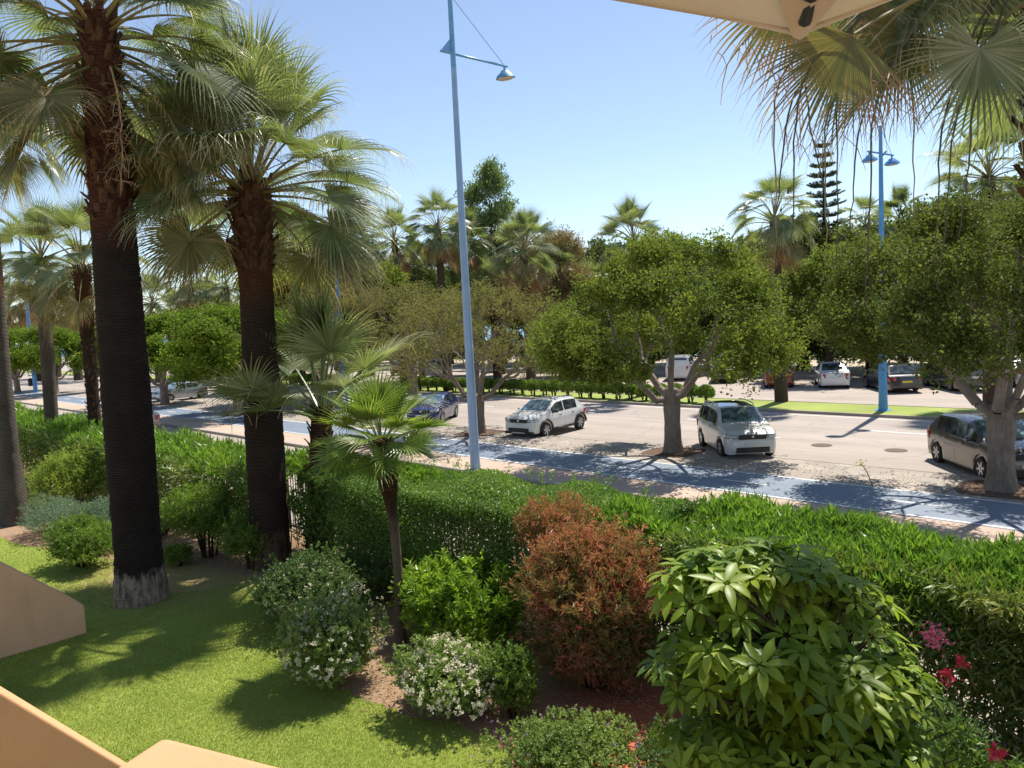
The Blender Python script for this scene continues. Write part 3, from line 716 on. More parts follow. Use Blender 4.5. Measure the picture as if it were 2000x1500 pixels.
def boots_mesh(path_fn, z0, z1, rfn, mat, n=90, size=.16, seed=3, splay=.5):
    """cut leaf bases clasping the trunk"""
    g = np.random.default_rng(seed); V = []; F = []
    for i in range(n):
        t = i/n; z = z0+(z1-z0)*t+g.normal(0, .02); a = i*2.39996+g.normal(0, .3); r = rfn(z)*.97; c = path_fn(z)
        o = np.array([math.cos(a), math.sin(a), 0]); s = np.array([-math.sin(a), math.cos(a), 0]); u = np.array([0, 0, 1.])
        b = np.array([c[0], c[1], z])+o*r*.95; L = size*g.uniform(.45, 1.5); w_ = size*.42*g.uniform(.5, 1.25); th = size*.16
        d = nrm(u+o*splay*g.uniform(.1, 1.9)+s*g.normal(0, .3)); k = len(V)
        for q, ww, tt in ((0, 1., 1.), (.55, .75, .9), (1., .55, .8)):
            m = b+d*L*q
            V += [m-s*w_*ww, m-s*w_*ww*.4+o*th*tt, m+s*w_*ww*.4+o*th*tt, m+s*w_*ww, m+s*w_*ww*.5-o*th*.5, m-s*w_*ww*.5-o*th*.5]
        for j in (0, 6):
            for q in range(6): F.append((k+j+q, k+j+(q+1) % 6, k+j+6+(q+1) % 6, k+j+6+q))
        # end cap
        F.append((k+12, k+13, k+14, k+15)); F.append((k+12, k+15, k+16, k+17))
    return np_mesh('leaf_bases', np.array(V), np.array(F), mat)

def palm(name, base, top, radii, bark, pool, nfr, label, cat='palm tree', group=None, emax=84, emin=-40, scale=1., seed=1, bow=(0, 0), ndead=0,
         boots=None, rings=70, az0=0., skip=None, crown_h=.5, trunk_n=22, bootmat='boot', period=.09):
    """base (x,y), top (x,y,z): the trunk leans/bows between the two"""
    g = np.random.default_rng(seed); bx, by = base; tx, ty, tz = top[0]-bx, top[1]-by, top[2]
    o = empty(name, (bx, by, 0), label, cat, group)
    path = [(tx*t+bow[0]*math.sin(math.pi*t), ty*t+bow[1]*math.sin(math.pi*t), tz*t-(.15 if t == 0 else 0)) for t in np.linspace(0, 1, 12)]
    rad = np.interp(np.linspace(0, 1, 12), np.linspace(0, 1, len(radii)), radii)
    rad[0] = radii[0]
    link('trunk', trunk_mesh(path, rad, M[bark], n=trunk_n, rings=rings, seed=seed, period=period), o)
    pf = lambda z: (np.interp(z/tz, np.linspace(0, 1, 12), [p[0] for p in path]), np.interp(z/tz, np.linspace(0, 1, 12), [p[1] for p in path]))
    rf = lambda z: np.interp(z/tz, np.linspace(0, 1, 12), rad)
    if boots: link('leaf_bases', boots_mesh(pf, boots[0], boots[1], rf, M[bootmat], n=boots[2], size=boots[3], seed=seed), o)
    pl = POOL[pool]; rt = radii[-1]
    for i in range(nfr):
        u = (i+.5)/nfr; el = emax+(emin-emax)*u**1.05+g.normal(0, 5); az = az0+i*2.39996+g.normal(0, .22)
        if skip and skip(az % (2*math.pi), el): continue
        ke = min(ELS, key=lambda e: abs(e-el)); me = pl[(ke, int(g.integers(0, 2)))]
        zz = tz+crown_h*(.35-u*.9); c = pf(min(zz, tz))
        s = scale*g.uniform(.86, 1.1)
        link('frond', me, o, (c[0]+rt*.6*math.cos(az)*min(1, u*2), c[1]+rt*.6*math.sin(az)*min(1, u*2), zz), (math.radians(g.normal(0, 3)), math.radians(g.normal(0, 6)), az-math.pi/2), s)
    for i in range(ndead):
        az = i*2.39996+g.normal(0, .3); zz = tz-crown_h*.6-g.uniform(0, .6)*scale; c = pf(zz)
        link('dead_frond', DEAD[int(g.integers(0, len(DEAD)))], o, (c[0]+rt*.7*math.cos(az), c[1]+rt*.7*math.sin(az), zz), (0, math.radians(g.normal(0, 8)), az-math.pi/2), scale*g.uniform(.8, 1.1))
    return o
def stalk(parent, pts, r, mat='stem_green', name='flower_stalk', twigs=0, seed=1, tl=.25, tr=.003):
    g = np.random.default_rng(seed); mb = MB(); P = [np.array(p, float) for p in pts]; n = len(P)
    # smooth curve
    t = np.linspace(0, 1, n*4); s = np.linspace(0, 1, n); C = np.stack([np.interp(t, s, [p[i] for p in P]) for i in range(3)], 1)
    for _ in range(4): C[1:-1] = (C[:-2]+C[1:-1]*2+C[2:])/4
    C[1:] += g.normal(0, r*.5, (len(C)-1, 3)); m = len(C)
    mb.tube([tuple(c) for c in C], [r*(1-.75*i/m) for i in range(m)], 5)
    for i in range(twigs):
        c = C[int(m*(.25+.75*g.random()))-1]; dv = nrm(np.array([g.normal(), g.normal(), g.normal()-.5])); q = c
        L = tl*g.uniform(.4, 1); q1 = c+dv*L*.6; q2 = q1+nrm(dv+np.array([0, 0, -.8]))*L*.5
        mb.tube([tuple(c), tuple(q1), tuple(q2)], [tr, tr*.8, tr*.4], 3)
        for k in range(3):
            e = q1+(q2-q1)*g.random(); f = e+rdir(1, g)[0]*L*.35; mb.tube([tuple(e), tuple(f)], [tr*.6, tr*.3], 3)
    return mb.build(name, M[mat], parent, smooth=True)

def base_top(bpx, tpx, d_extra=0):
    """ground pixel of the base and pixel of the trunk top (same forward distance)"""
    bx, by = at(*bpx); z = zat(bx, by, tpx[1]); d = float((R.T@np.array([bx, by, z-H]))[2])+d_extra
    return (bx, by), atd(tpx[0], tpx[1], d)
def facing(cen, half, elmax):
    """skip the low fronds hanging straight in front of the trunk, where the photograph shows bare leaf bases"""
    return lambda az, el: el < elmax and abs((az-math.radians(cen)+math.pi) % (2*math.pi)-math.pi) < math.radians(half)
# A: thick charred trunk
b, t = base_top((277, 1172), (190, 30))
pA = palm('palm_tree', b, t, [.50, .42, .42, .43, .43, .41, .40, .38, .36, .34, .32, .30], 'bark_burnt', 'crown', 72,
          'tall thick palm with a charred black trunk rising from the lawn', emax=84, emin=-46, scale=1.24, seed=4, skip=facing(-22, 30, 2), bow=(0, 0), rings=200, boots=(t[2]-3.8, t[2]+.1, 190, .22), crown_h=2.0, trunk_n=30)
stalk(pA, [tuple(np.array(atd(215, 130, 13.9))-np.array([b[0], b[1], 0])), tuple(np.array(atd(232, 190, 13.4))-np.array([b[0], b[1], 0])), tuple(np.array(atd(240, 280, 13.3))-np.array([b[0], b[1], 0])), tuple(np.array(atd(238, 370, 13.3))-np.array([b[0], b[1], 0]))], .02, 'stalk_straw', twigs=46, tl=.45, tr=.006)
# B
b, t = base_top((530, 1104), (489, 365))
pB = palm('palm_tree', b, t, [.44, .41, .40, .40, .40, .39, .37, .35, .34, .36, .40, .34], 'bark_burnt2', 'crown', 60,
          'stout dark palm with a full green crown in mid garden', emax=88, emin=-30, scale=1.26, seed=9, skip=facing(-27, 34, 2), rings=170, boots=(t[2]-1.75, t[2]-.05, 130, .27), crown_h=.55, trunk_n=28)
g = np.random.default_rng(3)
for i, (x0, y0, x1, y1) in enumerate(((560, 320, 600, 470), (330, 300, 300, 640), (650, 330, 640, 560), (350, 320, 395, 600), (360, 310, 330, 570), (420, 330, 400, 610), (480, 330, 370, 590))):
    a = np.array(atd(490, 350, 16.4)); p1 = np.array(atd(x0, y0, 15.6)); p2 = np.array(atd(x1, y1, 15.3)); bb = np.array([b[0], b[1], 0])
    stalk(pB, [tuple(a-bb), tuple((a+p1)/2+np.array([0, 0, .35])-bb), tuple(p1-bb), tuple((p1+p2)/2-bb), tuple(p2-bb)], .012, seed=i)
# C
b, t = base_top((624, 1085), (628, 800))
pC = palm('palm_tree', b, t, [.33, .31, .28, .26, .24, .22], 'bark_palmC', 'stiff', 20, 'shorter brown trunked palm with long green leaf stems standing behind the slim one', emax=88, emin=0, scale=1.42, seed=21, rings=60, boots=(t[2]-1.5, t[2]+.1, 60, .15), crown_h=.35)
# D
b, t = base_top((783, 1252), (745, 862))
pD = palm('palm_tree', b, t, [.095, .075, .07, .075, .08, .16, .17], 'bark_thin', 'small', 34, 'small slim fan palm with a bright green crown at the flower bed edge', emax=86, emin=-22, scale=.98, seed=33, rings=90, bow=(.06, .04), boots=(t[2]-.85, t[2]+.0, 80, .09), crown_h=.12, period=.04)
# E leaning grey trunk at the left edge
b, t = base_top((30, 1022), (-36, 235))
pE = palm('palm_tree', b, t, [.40, .25, .21, .20, .20, .20, .20], 'bark_grey', 'big', 34, 'grey trunked palm with a flared base at the left edge of the lawn', emax=82, emin=-48, scale=1.0, seed=44, rings=120, boots=(t[2]-1, t[2], 40, .2), crown_h=.8)
# F, G
b, t = base_top((108, 925), (80, 505))
pF = palm('palm_tree', b, t, [.27, .24, .24, .24, .24, .23, .22], 'bark_grey', 'mid', 30, 'slender palm with an orange brown upper trunk rising from the left hedge', emax=84, emin=-46, scale=1.15, seed=51, rings=110, boots=(t[2]-.9, t[2], 50, .2), crown_h=.7)
b, t = base_top((195, 935), (160, 520))
pG = palm('palm_tree', b, t, [.24, .22, .21, .21, .22, .27, .30], 'bark_burnt2', 'big', 30, 'dark rough trunked palm half hidden behind the charred palm', emax=84, emin=-52, scale=.95, seed=58, rings=110, boots=(.6, t[2], 160, .17), crown_h=.9)
# H right foreground palm, crown above the frame corner
d = 7.0
bx, by, _ = atd(2150, 900, d); t = atd(2066, -60, d)
pH = palm('palm_tree', (bx, by), t, [.40, .34, .32, .31, .30, .28], 'bark_burnt2', 'right', 22, 'near palm at the top right corner with drooping browned fans and long hanging stalks', emax=80, emin=8, scale=.9, seed=63, rings=140, boots=(t[2]-2.2, t[2], 90, .22), crown_h=1.3)
bb = np.array([bx, by, 0])
rr_, dn_, ff_ = R[:, 0], R[:, 1], R[:, 2]
for i, (hx, hy, hd, ang, tl, Lb_, fan_, dr_) in enumerate((
        (1668, 66, 6.3, 126, .25, 1.15, 82, .7), (1760, 60, 6.9, 112, -.1, 1.0, 115, .9), (1915, 92, 6.6, 98, -.1, 1.06, 140, .35), (1560, -30, 6.5, 150, .1, 1.05, 110, .5), (1800, -60, 6.9, 92, .2, 1.0, 140, .8),
        (1985, 60, 7.0, 70, .1, 1.0, 130, .6), (1700, -20, 7.0, 100, .3, 1.0, 140, .9), (1930, -40, 6.8, 110, .4, 1.0, 130, .9))):
    a_ = math.radians(ang); bd = rr_*math.cos(a_)+dn_*math.sin(a_)+ff_*tl; sd = -rr_*math.sin(a_)+dn_*math.cos(a_)+ff_*.25*(-1)**i
    st_ = np.array(t)+np.array([0, 0, -.2]); hb_ = np.array(atd(hx, hy, hd))
    me = frond_mesh('frond', 700+i, 0, 1, Lb_, [M['petiole'], M['palm_brown' if i in (0, 1, 3) else 'palm']], nseg=58, droop=dr_*1.4, cup=.12, fan=fan_, hairs=46, petw=.028, custom=(st_-bb, hb_-bb, bd, sd)); link('frond', me, pH)
for i, (x0, y0, x1, y1, dd_) in enumerate(((1505, 130, 1512, 560, 6.6), (1548, 150, 1545, 500, 6.3), (1535, 180, 1508, 480, 6.5), (1555, 120, 1625, 470, 6.7), (1602, 200, 1612, 520, 6.4), (1630, 60, 1634, 560, 6.6), (1672, 230, 1655, 470, 6.8), (1700, 180, 1690, 600, 6.2), (1775, 130, 1785, 450, 6.9), (1832, 250, 1825, 520, 6.6), (1860, 230, 1830, 560, 6.7), (1895, 240, 1870, 470, 6.5))):
    a = np.array(t)+np.array([-.1, 0, .0]); p1 = np.array(atd(x0, y0, dd_)); p2 = np.array(atd(x1, y1, dd_))
    stalk(pH, [tuple(a-bb), tuple((a*.45+p1*.55)+np.array([0, 0, .55])-bb), tuple(p1-bb), tuple((p1+p2)/2+np.array([.03, 0, 0])-bb), tuple(p2-bb)], .014, 'stem_green' if i % 4 else 'petiole', seed=i)
p0 = np.array(atd(1700, 130, 6.2)); p1 = np.array(atd(1705, 200, 6.1)); p2 = np.array(atd(1715, 250, 6.1))
stalk(pH, [tuple(p0-bb), tuple(p1-bb), tuple(p2-bb)], .008, 'stalk_straw', twigs=16, tl=.22, tr=.003)

# median and far palms: crown centre pixel, forward distance, crown scale, trunk base pixel
far = [
 (1512, 432, 39.7, 1.05, 30, 'bushy crowned palm behind the street trees left of the pointed pine'),
 (1237, 470, 45.8, .98, 28, 'palm whose green crown shows just above the middle street tree'),
 (1022, 488, 55.0, 1.18, 34, 'palm with a thick skirt of brown dead leaves beside the eucalyptus'),
 (855, 448, 56.0, 1.15, 30, 'palm rising between the stout dark palm and the tall lamp post'),
 (1930, 345, 35.0, 1.2, 30, 'large crowned palm above the rightmost street tree'),
 (1757, 432, 58.0, 1.05, 24, 'small crowned palm just right of the far double lamp'),
 (1690, 440, 56.0, .9, 20, 'yellowing palm just left of the far double lamp'),
 (1480, 500, 62.0, 1.0, 20, 'palm half hidden below the bushy crowned one'),
 (1090, 540, 64.0, 1.2, 22, 'shaggy palm against the rust coloured tree'),
 (372, 560, 82.0, 1.35, 28, 'distant palm seen between the charred palm and the stout dark palm'),
 (297, 592, 84.0, 1.3, 26, 'distant palm just right of the charred trunk'),
 (442, 560, 80.0, 1.3, 26, 'distant palm just left of the stout dark trunk'),
 (335, 610, 92.0, 1.3, 22, 'lower distant palm between two taller ones'),
 (60, 575, 104.0, 1.7, 26, 'distant palm left of the slender orange brown palm'),
 (15, 600, 112.0, 1.7, 22, 'distant palm at the far left edge'),
 (138, 590, 100.0, 1.7, 26, 'distant palm right of the slender orange brown palm'),
 (100, 615, 112.0, 1.7, 22, 'distant palm behind the slender orange brown palm'),
 (180, 610, 108.0, 1.6, 22, 'distant palm beside the dark rough trunk'),
 (560, 545, 72.0, 1.2, 22, 'distant palm right of the stout dark trunk'),
 (905, 470, 66.0, 1.05, 24, 'far palm peeping out right beside the tall lamp post'),
 (650, 470, 72.0, 1.1, 24, 'far palm partly hidden by the right side of the stout palm crown'),
 (1150, 560, 68.0, 1.0, 22, 'low palm left of the middle street tree crown'),
 (230, 600, 100.0, 1.5, 22, 'distant palm mostly behind the charred trunk'),
 (500, 580, 90.0, 1.3, 22, 'distant palm mostly behind the stout trunk'),
 (700, 500, 68.0, 1.3, 24, 'far palm under the hanging crown of the stout palm'),
 (770, 470, 63.0, 1.15, 24, 'far palm left of the one beside the tall lamp post'),
 (400, 590, 96.0, 1.4, 22, 'lowest distant palm between the charred palm and the stout palm'),
 (610, 505, 66.0, 1.2, 24, 'far palm behind the top of the shorter palm'),
 (1330, 520, 66.0, 1.1, 22, 'palm hidden behind the middle street tree'),
 (960, 560, 66.0, 1.2, 22, 'low shaggy palm behind the twiggy street tree'),
]
for i, (px, py, d, s, nf, lb) in enumerate(far):
    x, y, z = atd(px, py, d); s *= 1.12; nf += 8
    palm('palm_tree', (x+.2, y), (x, y, z), [.30*s, .24*s, .22*s, .2*s], 'bark_far', 'mid' if i % 3 else 'big', nf, lb, group='far palms', emax=84, emin=-55, scale=s*(1.08 if i % 3 else .85), seed=200+i, rings=24, crown_h=.7*s, trunk_n=10, ndead=16 if i in (2, 3, 8) else 9, az0=i)

# ------------------------------------------------------------------ branching trees
def tubes_np(segs, n=6):
    """segs: list of (p0,p1,r0,r1) -> V,F"""
    S = np.array([(*a, *b, c, d) for a, b, c, d in segs], float); A = S[:, :3]; B = S[:, 3:6]; r0 = S[:, 6]; r1 = S[:, 7]
    T = nrm(B-A); U = nrm(np.cross(T, np.where(np.abs(T[:, 2:3]) > .9, [[1., 0, 0]], [[0, 0, 1.]]))); W = np.cross(T, U)
    a = np.arange(n)*2*math.pi/n; ring = U[:, None]*np.cos(a)[None, :, None]+W[:, None]*np.sin(a)[None, :, None]
    V = np.stack([A[:, None]+ring*r0[:, None, None], B[:, None]+ring*r1[:, None, None]], 1).reshape(-1, 3)
    base = np.arange(len(S))[:, None]*2*n; k = np.arange(n)[None]; k2 = (k+1) % n
    F = np.stack([base+k, base+k2, base+n+k2, base+n+k], 2).reshape(-1, 4)
    return V, F
def grow(g, pos, targets, r, segs, level=0, f=.5, k0=5, gn=.06, rmin=.008):
    n = len(targets)
    if n == 1 or level > 7:
        for t in targets:
            m = (pos+t)/2+g.normal(0, gn*.8, 3); segs.append((pos, m, max(r, rmin), max(r*.7, rmin*.7))); segs.append((m, t, max(r*.7, rmin*.7), rmin*.4))
        return
    k = min(n, k0 if level == 0 else int(g.integers(2, 4)))
    c = targets[g.choice(n, k, replace=False)]
    for _ in range(5):
        lab = np.argmin(((targets[:, None]-c[None])**2).sum(2), 1)
        c = np.array([targets[lab == j].mean(0) if (lab == j).any() else c[j] for j in range(k)])
    for j in range(k):
        sub = targets[lab == j]
        if not len(sub): continue
        L = np.linalg.norm(c[j]-pos); q = pos+(c[j]-pos)*(f if level else f*.75)+g.normal(0, gn, 3)*min(1, L)
        rc = max(r*(len(sub)/n)**.42*.92, rmin)
        m = (pos+q)/2+g.normal(0, gn*.9, 3)*min(1, L)+np.array([0, 0, -.02 if level > 1 else .06*L*(-1)])
        segs.append((pos, m, rc*1.1, rc)); segs.append((m, q, rc, rc*.9)); grow(g, q, sub, rc*.88, segs, level+1, f, k0, gn, rmin)
def crown_targets(g, n, rx, ry, z0, z1, flat=.35, gap=.0):
    """points filling an umbrella like crown, mostly in the upper/outer shell"""
    P = []
    if (z1-z0) > 2.2*rx:
        while len(P) < n:
            z = g.uniform(0, 1); a = g.uniform(0, 6.283); q = math.sqrt(max(0, 1-(2*z-.9)**2)) if z > .45 else .75+.5*z; r = q*g.uniform(.35, 1.)
            P.append((rx*r*math.cos(a), ry*r*math.sin(a), z0+(z1-z0)*z))
        return np.array(P)
    while len(P) < n:
        d = g.normal(size=3); d /= np.linalg.norm(d)
        if d[2] < -.25: continue
        r = g.uniform(.62, 1.)**.8
        x, y, z = d*r; zz = z0+(z1-z0)*(.22+.78*max(z, -.28)) if z > 0 else z0+(z1-z0)*(.22+z*.8)
        P.append((x*rx, y*ry, zz))
    P = np.array(P); P += g.normal(0, .15, P.shape)
    return P
def tree_data(seed, rx, ry, z0, z1, nt, fork, r0, nleaf, L, W, clump, k0=5, lean=(0, 0)):
    g = np.random.default_rng(seed); T = crown_targets(g, nt, rx, ry, z0, z1)
    # lumps: pull groups of targets together so the crown outline is uneven
    c = T[g.choice(nt, max(6, nt//10), replace=False)]; near = np.argmin(((T[:, None]-c[None])**2).sum(2), 1); T = T*.52+c[near]*.48
    o_ = (T-np.array([0, 0, (z0+z1)/2])); T = T+o_*g.uniform(-.12, .20, len(c))[near][:, None]
    segs = []; F0 = np.array([lean[0], lean[1], fork]); grow(g, F0, T, r0*.86, segs, 0, k0=k0)
    V, F = tubes_np(segs, 6); 
    tm = trunk_mesh([(0, 0, -.1), (lean[0]*.2, lean[1]*.2, fork*.25), (lean[0]*.6, lean[1]*.6, fork*.6), (lean[0], lean[1], fork*1.0), (lean[0], lean[1], fork*1.18)], [r0*1.45, r0*1.05, r0*.95, r0*1.08, r0*.85], M['bark_tree'], n=18, rings=26, amp=.03, ringamp=0, seed=seed)
    m = nleaf; PP = np.repeat(T, m, 0); k_ = 14; m2 = max(1, m//k_); sub = g.normal(0, 1, (nt, m2, 3))*np.array([clump, clump, clump*.62]); which = (np.arange(m) % m2)[None].repeat(nt, 0); off = np.take_along_axis(sub, which[..., None], 1).reshape(-1, 3)+g.normal(0, .085 if L < .15 else .15, (len(PP), 3)); PP = PP+off
    C = np.array([0, 0, z0-.8]); O = nrm(PP-C); D = nrm(O*.5+rdir(len(PP), g)*.9+np.array([0, 0, .25])); N = nrm(O*.5+np.array([0, 0, .7])+rdir(len(PP), g)*.6)
    cl = np.repeat(g.random(nt), m); tw = np.take_along_axis(g.random((nt, m2)), which, 1).reshape(-1); rnd = np.clip(.35*g.random(len(PP))+.35*cl+.35*tw, 0, 1)
    return tm, (V, F), (PP, D, N, L*g.uniform(.45, 1.35, len(PP)), W, rnd)
def make_tree(seed, leaf, *a, bark='bark_tree', **k):
    tm, (V, F), (P, D, N, L, W, rnd) = tree_data(seed, *a, **k)
    tm.materials[0] = M[bark]
    return tm, np_mesh('branches', V, F, M[bark], smooth=True), leaf_mesh('crown', P, D, N, L, W*L/L.mean(), M[leaf], rnd)
def place_tree(name, meshes, loc, label, cat='tree', group=None, rz=0., s=1.):
    o = empty(name, (loc[0], loc[1], 0), label, cat, group, rz); o.scale = s if hasattr(s, '__len__') else (s,)*3
    link('trunk', meshes[0], o); link('branches', meshes[1], o); link('crown', meshes[2], o); return o
# rx ry z0 z1 ntargets fork r0 leaves/target L W clump
T1 = make_tree(1, 'ficus', 4.5, 4.2, 2.6, 7.7, 190, 2.0, .29, 470, .11, .065, .36)
T2 = make_tree(2, 'ficus_dark', 4.9, 4.6, 3.1, 8.0, 220, 1.95, .31, 520, .095, .055, .37, k0=6)
T3 = make_tree(3, 'sparse', 4.4, 4.2, 2.5, 6.9, 360, 1.5, .27, 75, .10, .05, .42, bark='bark_twig', k0=6)
T4 = make_tree(4, 'ficus_bright', 4.2, 4.0, 2.4, 6.9, 130, 1.5, .28, 330, .19, .12, .46)
def gtree(px, py, meshes, label, rz=0., s=1., pit=True):
    x, y = at(px, py)
    place_tree('street_tree', meshes, (x, y), label, 'tree', 'trees along the bike path', rz, s)
    if pit: tree_pit(x, y, 2.0)
gtree(1315, 888, T1, 'spreading green street tree with a straight grey trunk between the two white cars', 0.)
gtree(1955, 964, T2, 'large dark green street tree at the right edge in front of the grey car', 2.4)
gtree(937, 850, T3, 'sparse twiggy street tree behind the tall lamp post', 0)
gtree(323, 792, T4, 'bright green street tree in front of the silver car', 1.0, 1.)
gtree(466, 812, T4, 'street tree partly behind the stout dark palm trunk', 3.2, 1.)
gtree(110, 772, T4, 'bright green street tree behind the slender palm at the left', 5.0, .97, False)
gtree(35, 768, T4, 'leftmost bright green street tree beside the lamp with a bin', 2.1, .98, False)
x, y = -3.9, 23; 
place_tree('street_tree', T1, (6.5, 23.2), 'street tree beyond the right edge whose branches reach into view', 'tree', 'trees along the bike path', 1.3, 1.0)

# background: individual trees behind the car park
E1 = make_tree(11, 'euc', 2.5, 2.4, 4.5, 15.0, 150, 3.4, .26, 230, .22, .09, .42, bark='bark_dark')
B1 = make_tree(12, 'tamarisk', 3.6, 3.4, 4.5, 10.2, 130, 3.0, .22, 330, .20, .06, .5, bark='bark_dark')
D1 = make_tree(13, 'darkbush', 3.8, 3.6, 2.0, 7.2, 110, 1.6, .22, 330, .23, .13, .55, bark='bark_dark')
D2 = make_tree(14, 'ficus', 4.0, 3.8, 3.0, 9.5, 110, 2.5, .28, 330, .23, .13, .55, bark='bark_dark')
def bgtree(name, mesh, px, d, label, s=1., rz=0., group='trees behind the car park'):
    x, y, _ = atd(px, 650, d); place_tree(name, mesh, (x, y), label, 'tree', group, rz, s)
bgtree('eucalyptus_tree', E1, 975, 72, 'tall airy eucalyptus rising above the palms right of the tall lamp post', (1.15, 1.15, 1.33), 0)
bgtree('eucalyptus_tree', E1, 925, 75, 'narrow eucalyptus just right of the tall lamp post', (.95, .95, 1.1), 2)
bgtree('eucalyptus_tree', E1, 585, 70, 'dense tree directly right of the stout palm trunk top', (1.1, 1.1, 1.12), 4)
bgtree('eucalyptus_tree', E1, 700, 68, 'leafy eucalyptus behind the far palms right of the stout palm', (1.1, 1.1, .92), 1)
bgtree('eucalyptus_tree', E1, 820, 70, 'shorter eucalyptus left of the tall lamp post', (1., 1., .85), 3)
bgtree('eucalyptus_tree', E1, 1330, 66, 'eucalyptus top showing behind the middle street tree', (1., 1., .78), 5)
bgtree('tamarisk_tree', B1, 1095, 66, 'rust coloured feathery tree right of the eucalyptus', 1.2, 1)
bgtree('bushy_tree', D2, 615, 56, 'mid green tree behind the shorter palm', 1.12, 1)
bgtree('bushy_tree', D2, 720, 58, 'mid green tree behind the small slim palm', 1.12, 3)
bgtree('bushy_tree', T3, 660, 52, 'twiggy tree above the shorter palm', 1.2, 2)
bgtree('bushy_tree', T3, 800, 50, 'twiggy tree left of the tall lamp post', 1.15, 3)
bgtree('bushy_tree', D1, 1180, 62, 'dark tree seen left of the middle street tree crown', .9, 2)
bgtree('bushy_tree', D1, 1380, 64, 'dark tree seen under the middle street tree crown', .8, 5)
bgtree('bushy_tree', D2, 1620, 52, 'green tree below the pointed pine', .92, 5)
bgtree('bushy_tree', D2, 1760, 50, 'green tree behind the far double lamp', .85, 2.5)
bgtree('bushy_tree', D1, 1560, 60, 'dark tree behind the red and white parked cars', .9, 3.5)
bgtree('bushy_tree', D1, 1700, 58, 'dark tree behind the black parked car', .85, .5)
bgtree('bushy_tree', D2, 1900, 48, 'green tree far beyond the dark van', .8, 4.5)
bgtree('bushy_tree', D1, 500, 84, 'dark tree behind the hedge left of the stout palm', 1., .5)
bgtree('bushy_tree', D1, 400, 90, 'dark tree beyond the white parked car at the left', 1., 2.5)
for i, (x, s_, lb) in enumerate(((-98, 1.1, 'dark round tree far left beyond the car park'), (-90, 1.2, 'green tree far left beyond the car park'), (-80, 1.1, 'dark tree beyond the hedge far behind the stout palm'), (-72, 1.15, 'green tree far behind the shorter palm'), (-64, 1.2, 'dark tree far behind the slim palm'),
        (-56, 1.15, 'green tree far behind the twiggy street tree'), (-50, 1.2, 'dark tree far behind the tall lamp post'), (-44, 1.1, 'green tree behind the skirted palm'), (-38.5, 1.0, 'dark tree between the rusty tree and the middle street tree'), (-33, 1.0, 'green tree behind the left of the middle street tree'),
        (-27, 1.15, 'dark tree behind the right of the middle street tree'), (-22, 1.1, 'green tree behind the red parked car'), (-16, 1.2, 'dark tree behind the blue double lamp'), (-10, 1.15, 'green tree behind the dark van'), (-4, 1.2, 'dark tree beyond the right edge of the far row'))):
    place_tree('bushy_tree', D1 if i % 2 == 0 else D2, (x, 61+(i*37 % 5)*.7), lb, 'tree', 'trees behind the car park', i*1.3, (s_*1.15, s_*1.1, s_*(1.42 if i % 2 == 0 else 1.12)))
# far bushes along the promenade
Bm = []
for s in range(3):
    g = np.random.default_rng(70+s); P, O, r = cloud(g, 7000, np.array([2.0, 1.6, 1.7]), amp=.35, low=-.3); P[:, 2] += 1.2; n = len(P)
    Bm.append(leaf_mesh('foliage', P, nrm(O+rdir(n, g)*.8+np.array([0, 0, .5])), nrm(O+rdir(n, g)*.5), .17*g.uniform(.6, 1.3, n), .09, M['darkbush' if s < 2 else 'bushy'], g.random(n)))
i = 0
for x in np.arange(-118, -4, 3.3):
    g = np.random.default_rng(900+i); px_ = float(x); yy = 58.5+g.uniform(-.6, 1.4)
    o = empty('promenade_bush', (px_, yy, 0), 'dark bush in the planted row behind the car park, %s from its right end' % ordn(int((-4-x)/3.3+.5)), 'bush', 'bushes in the row behind the car park', g.uniform(0, 6)); s = g.uniform(.8, 1.25); o.scale = (s, s, s*g.uniform(.8, 1.3))
    link('foliage', Bm[i % 3], o); i += 1

# Norfolk pine
def norfolk(px, d, ztop, label):
    x, y, _ = atd(px, 600, d); o = empty('norfolk_pine', (x, y, 0), label, 'pine tree'); g = np.random.default_rng(8)
    mb = MB(); mb.tube([(0, 0, 0), (0, 0, ztop*.5), (0, 0, ztop)], [.22, .14, .03], 7); mb.build('trunk', M['bark_dark'], o, smooth=True)
    segs = []; P = []; D = []; z = 3.5
    while z < ztop-.2:
        R_ = 2.9*(1-(z/ztop)**1.6)+.25; nb = 8
        for k in range(nb):
            a = 2*math.pi*k/nb+g.uniform(-.2, .2)+z; u = np.array([math.cos(a), math.sin(a), 0]); q = np.array([0, 0, z]); Rk = R_*g.uniform(.85, 1.08)
            pts = [q+u*Rk*t+np.array([0, 0, (-.10*t+.28*t*t)*Rk]) for t in np.linspace(0, 1, 6)]
            for i in range(5): segs.append((pts[i], pts[i+1], .03, .02))
            s = np.array([-u[1], u[0], 0])
            for t in np.arange(.3, 1.02, .10):
                c = q+u*Rk*t+np.array([0, 0, (-.10*t+.28*t*t)*Rk]); tl = .5*Rk*.45*(1.1-t*.6)
                for sg in (-1, 1):
                    for w_ in np.linspace(0.1, 1, 5): P.append(c+s*sg*tl*w_+u*tl*.5*w_); D.append(nrm(s*sg+u*.6+np.array([0, 0, .35])))
        z += .78
    V, F = tubes_np(segs, 4); link('branches', np_mesh('branches', V, F, M['bark_dark']), o)
    P = np.repeat(np.array(P), 3, 0); D = np.repeat(np.array(D), 3, 0); n = len(P); P = P+g.normal(0, .03, P.shape)
    link('crown', leaf_mesh('crown', P, nrm(D+rdir(n, g)*.35), rdir(n, g), .19, .05, M['pine'], g.random(n)), o)
norfolk(1612, 62, 5.1+(592-272)/1500*62, 'pointed tiered pine standing against the sky left of the far double lamp')

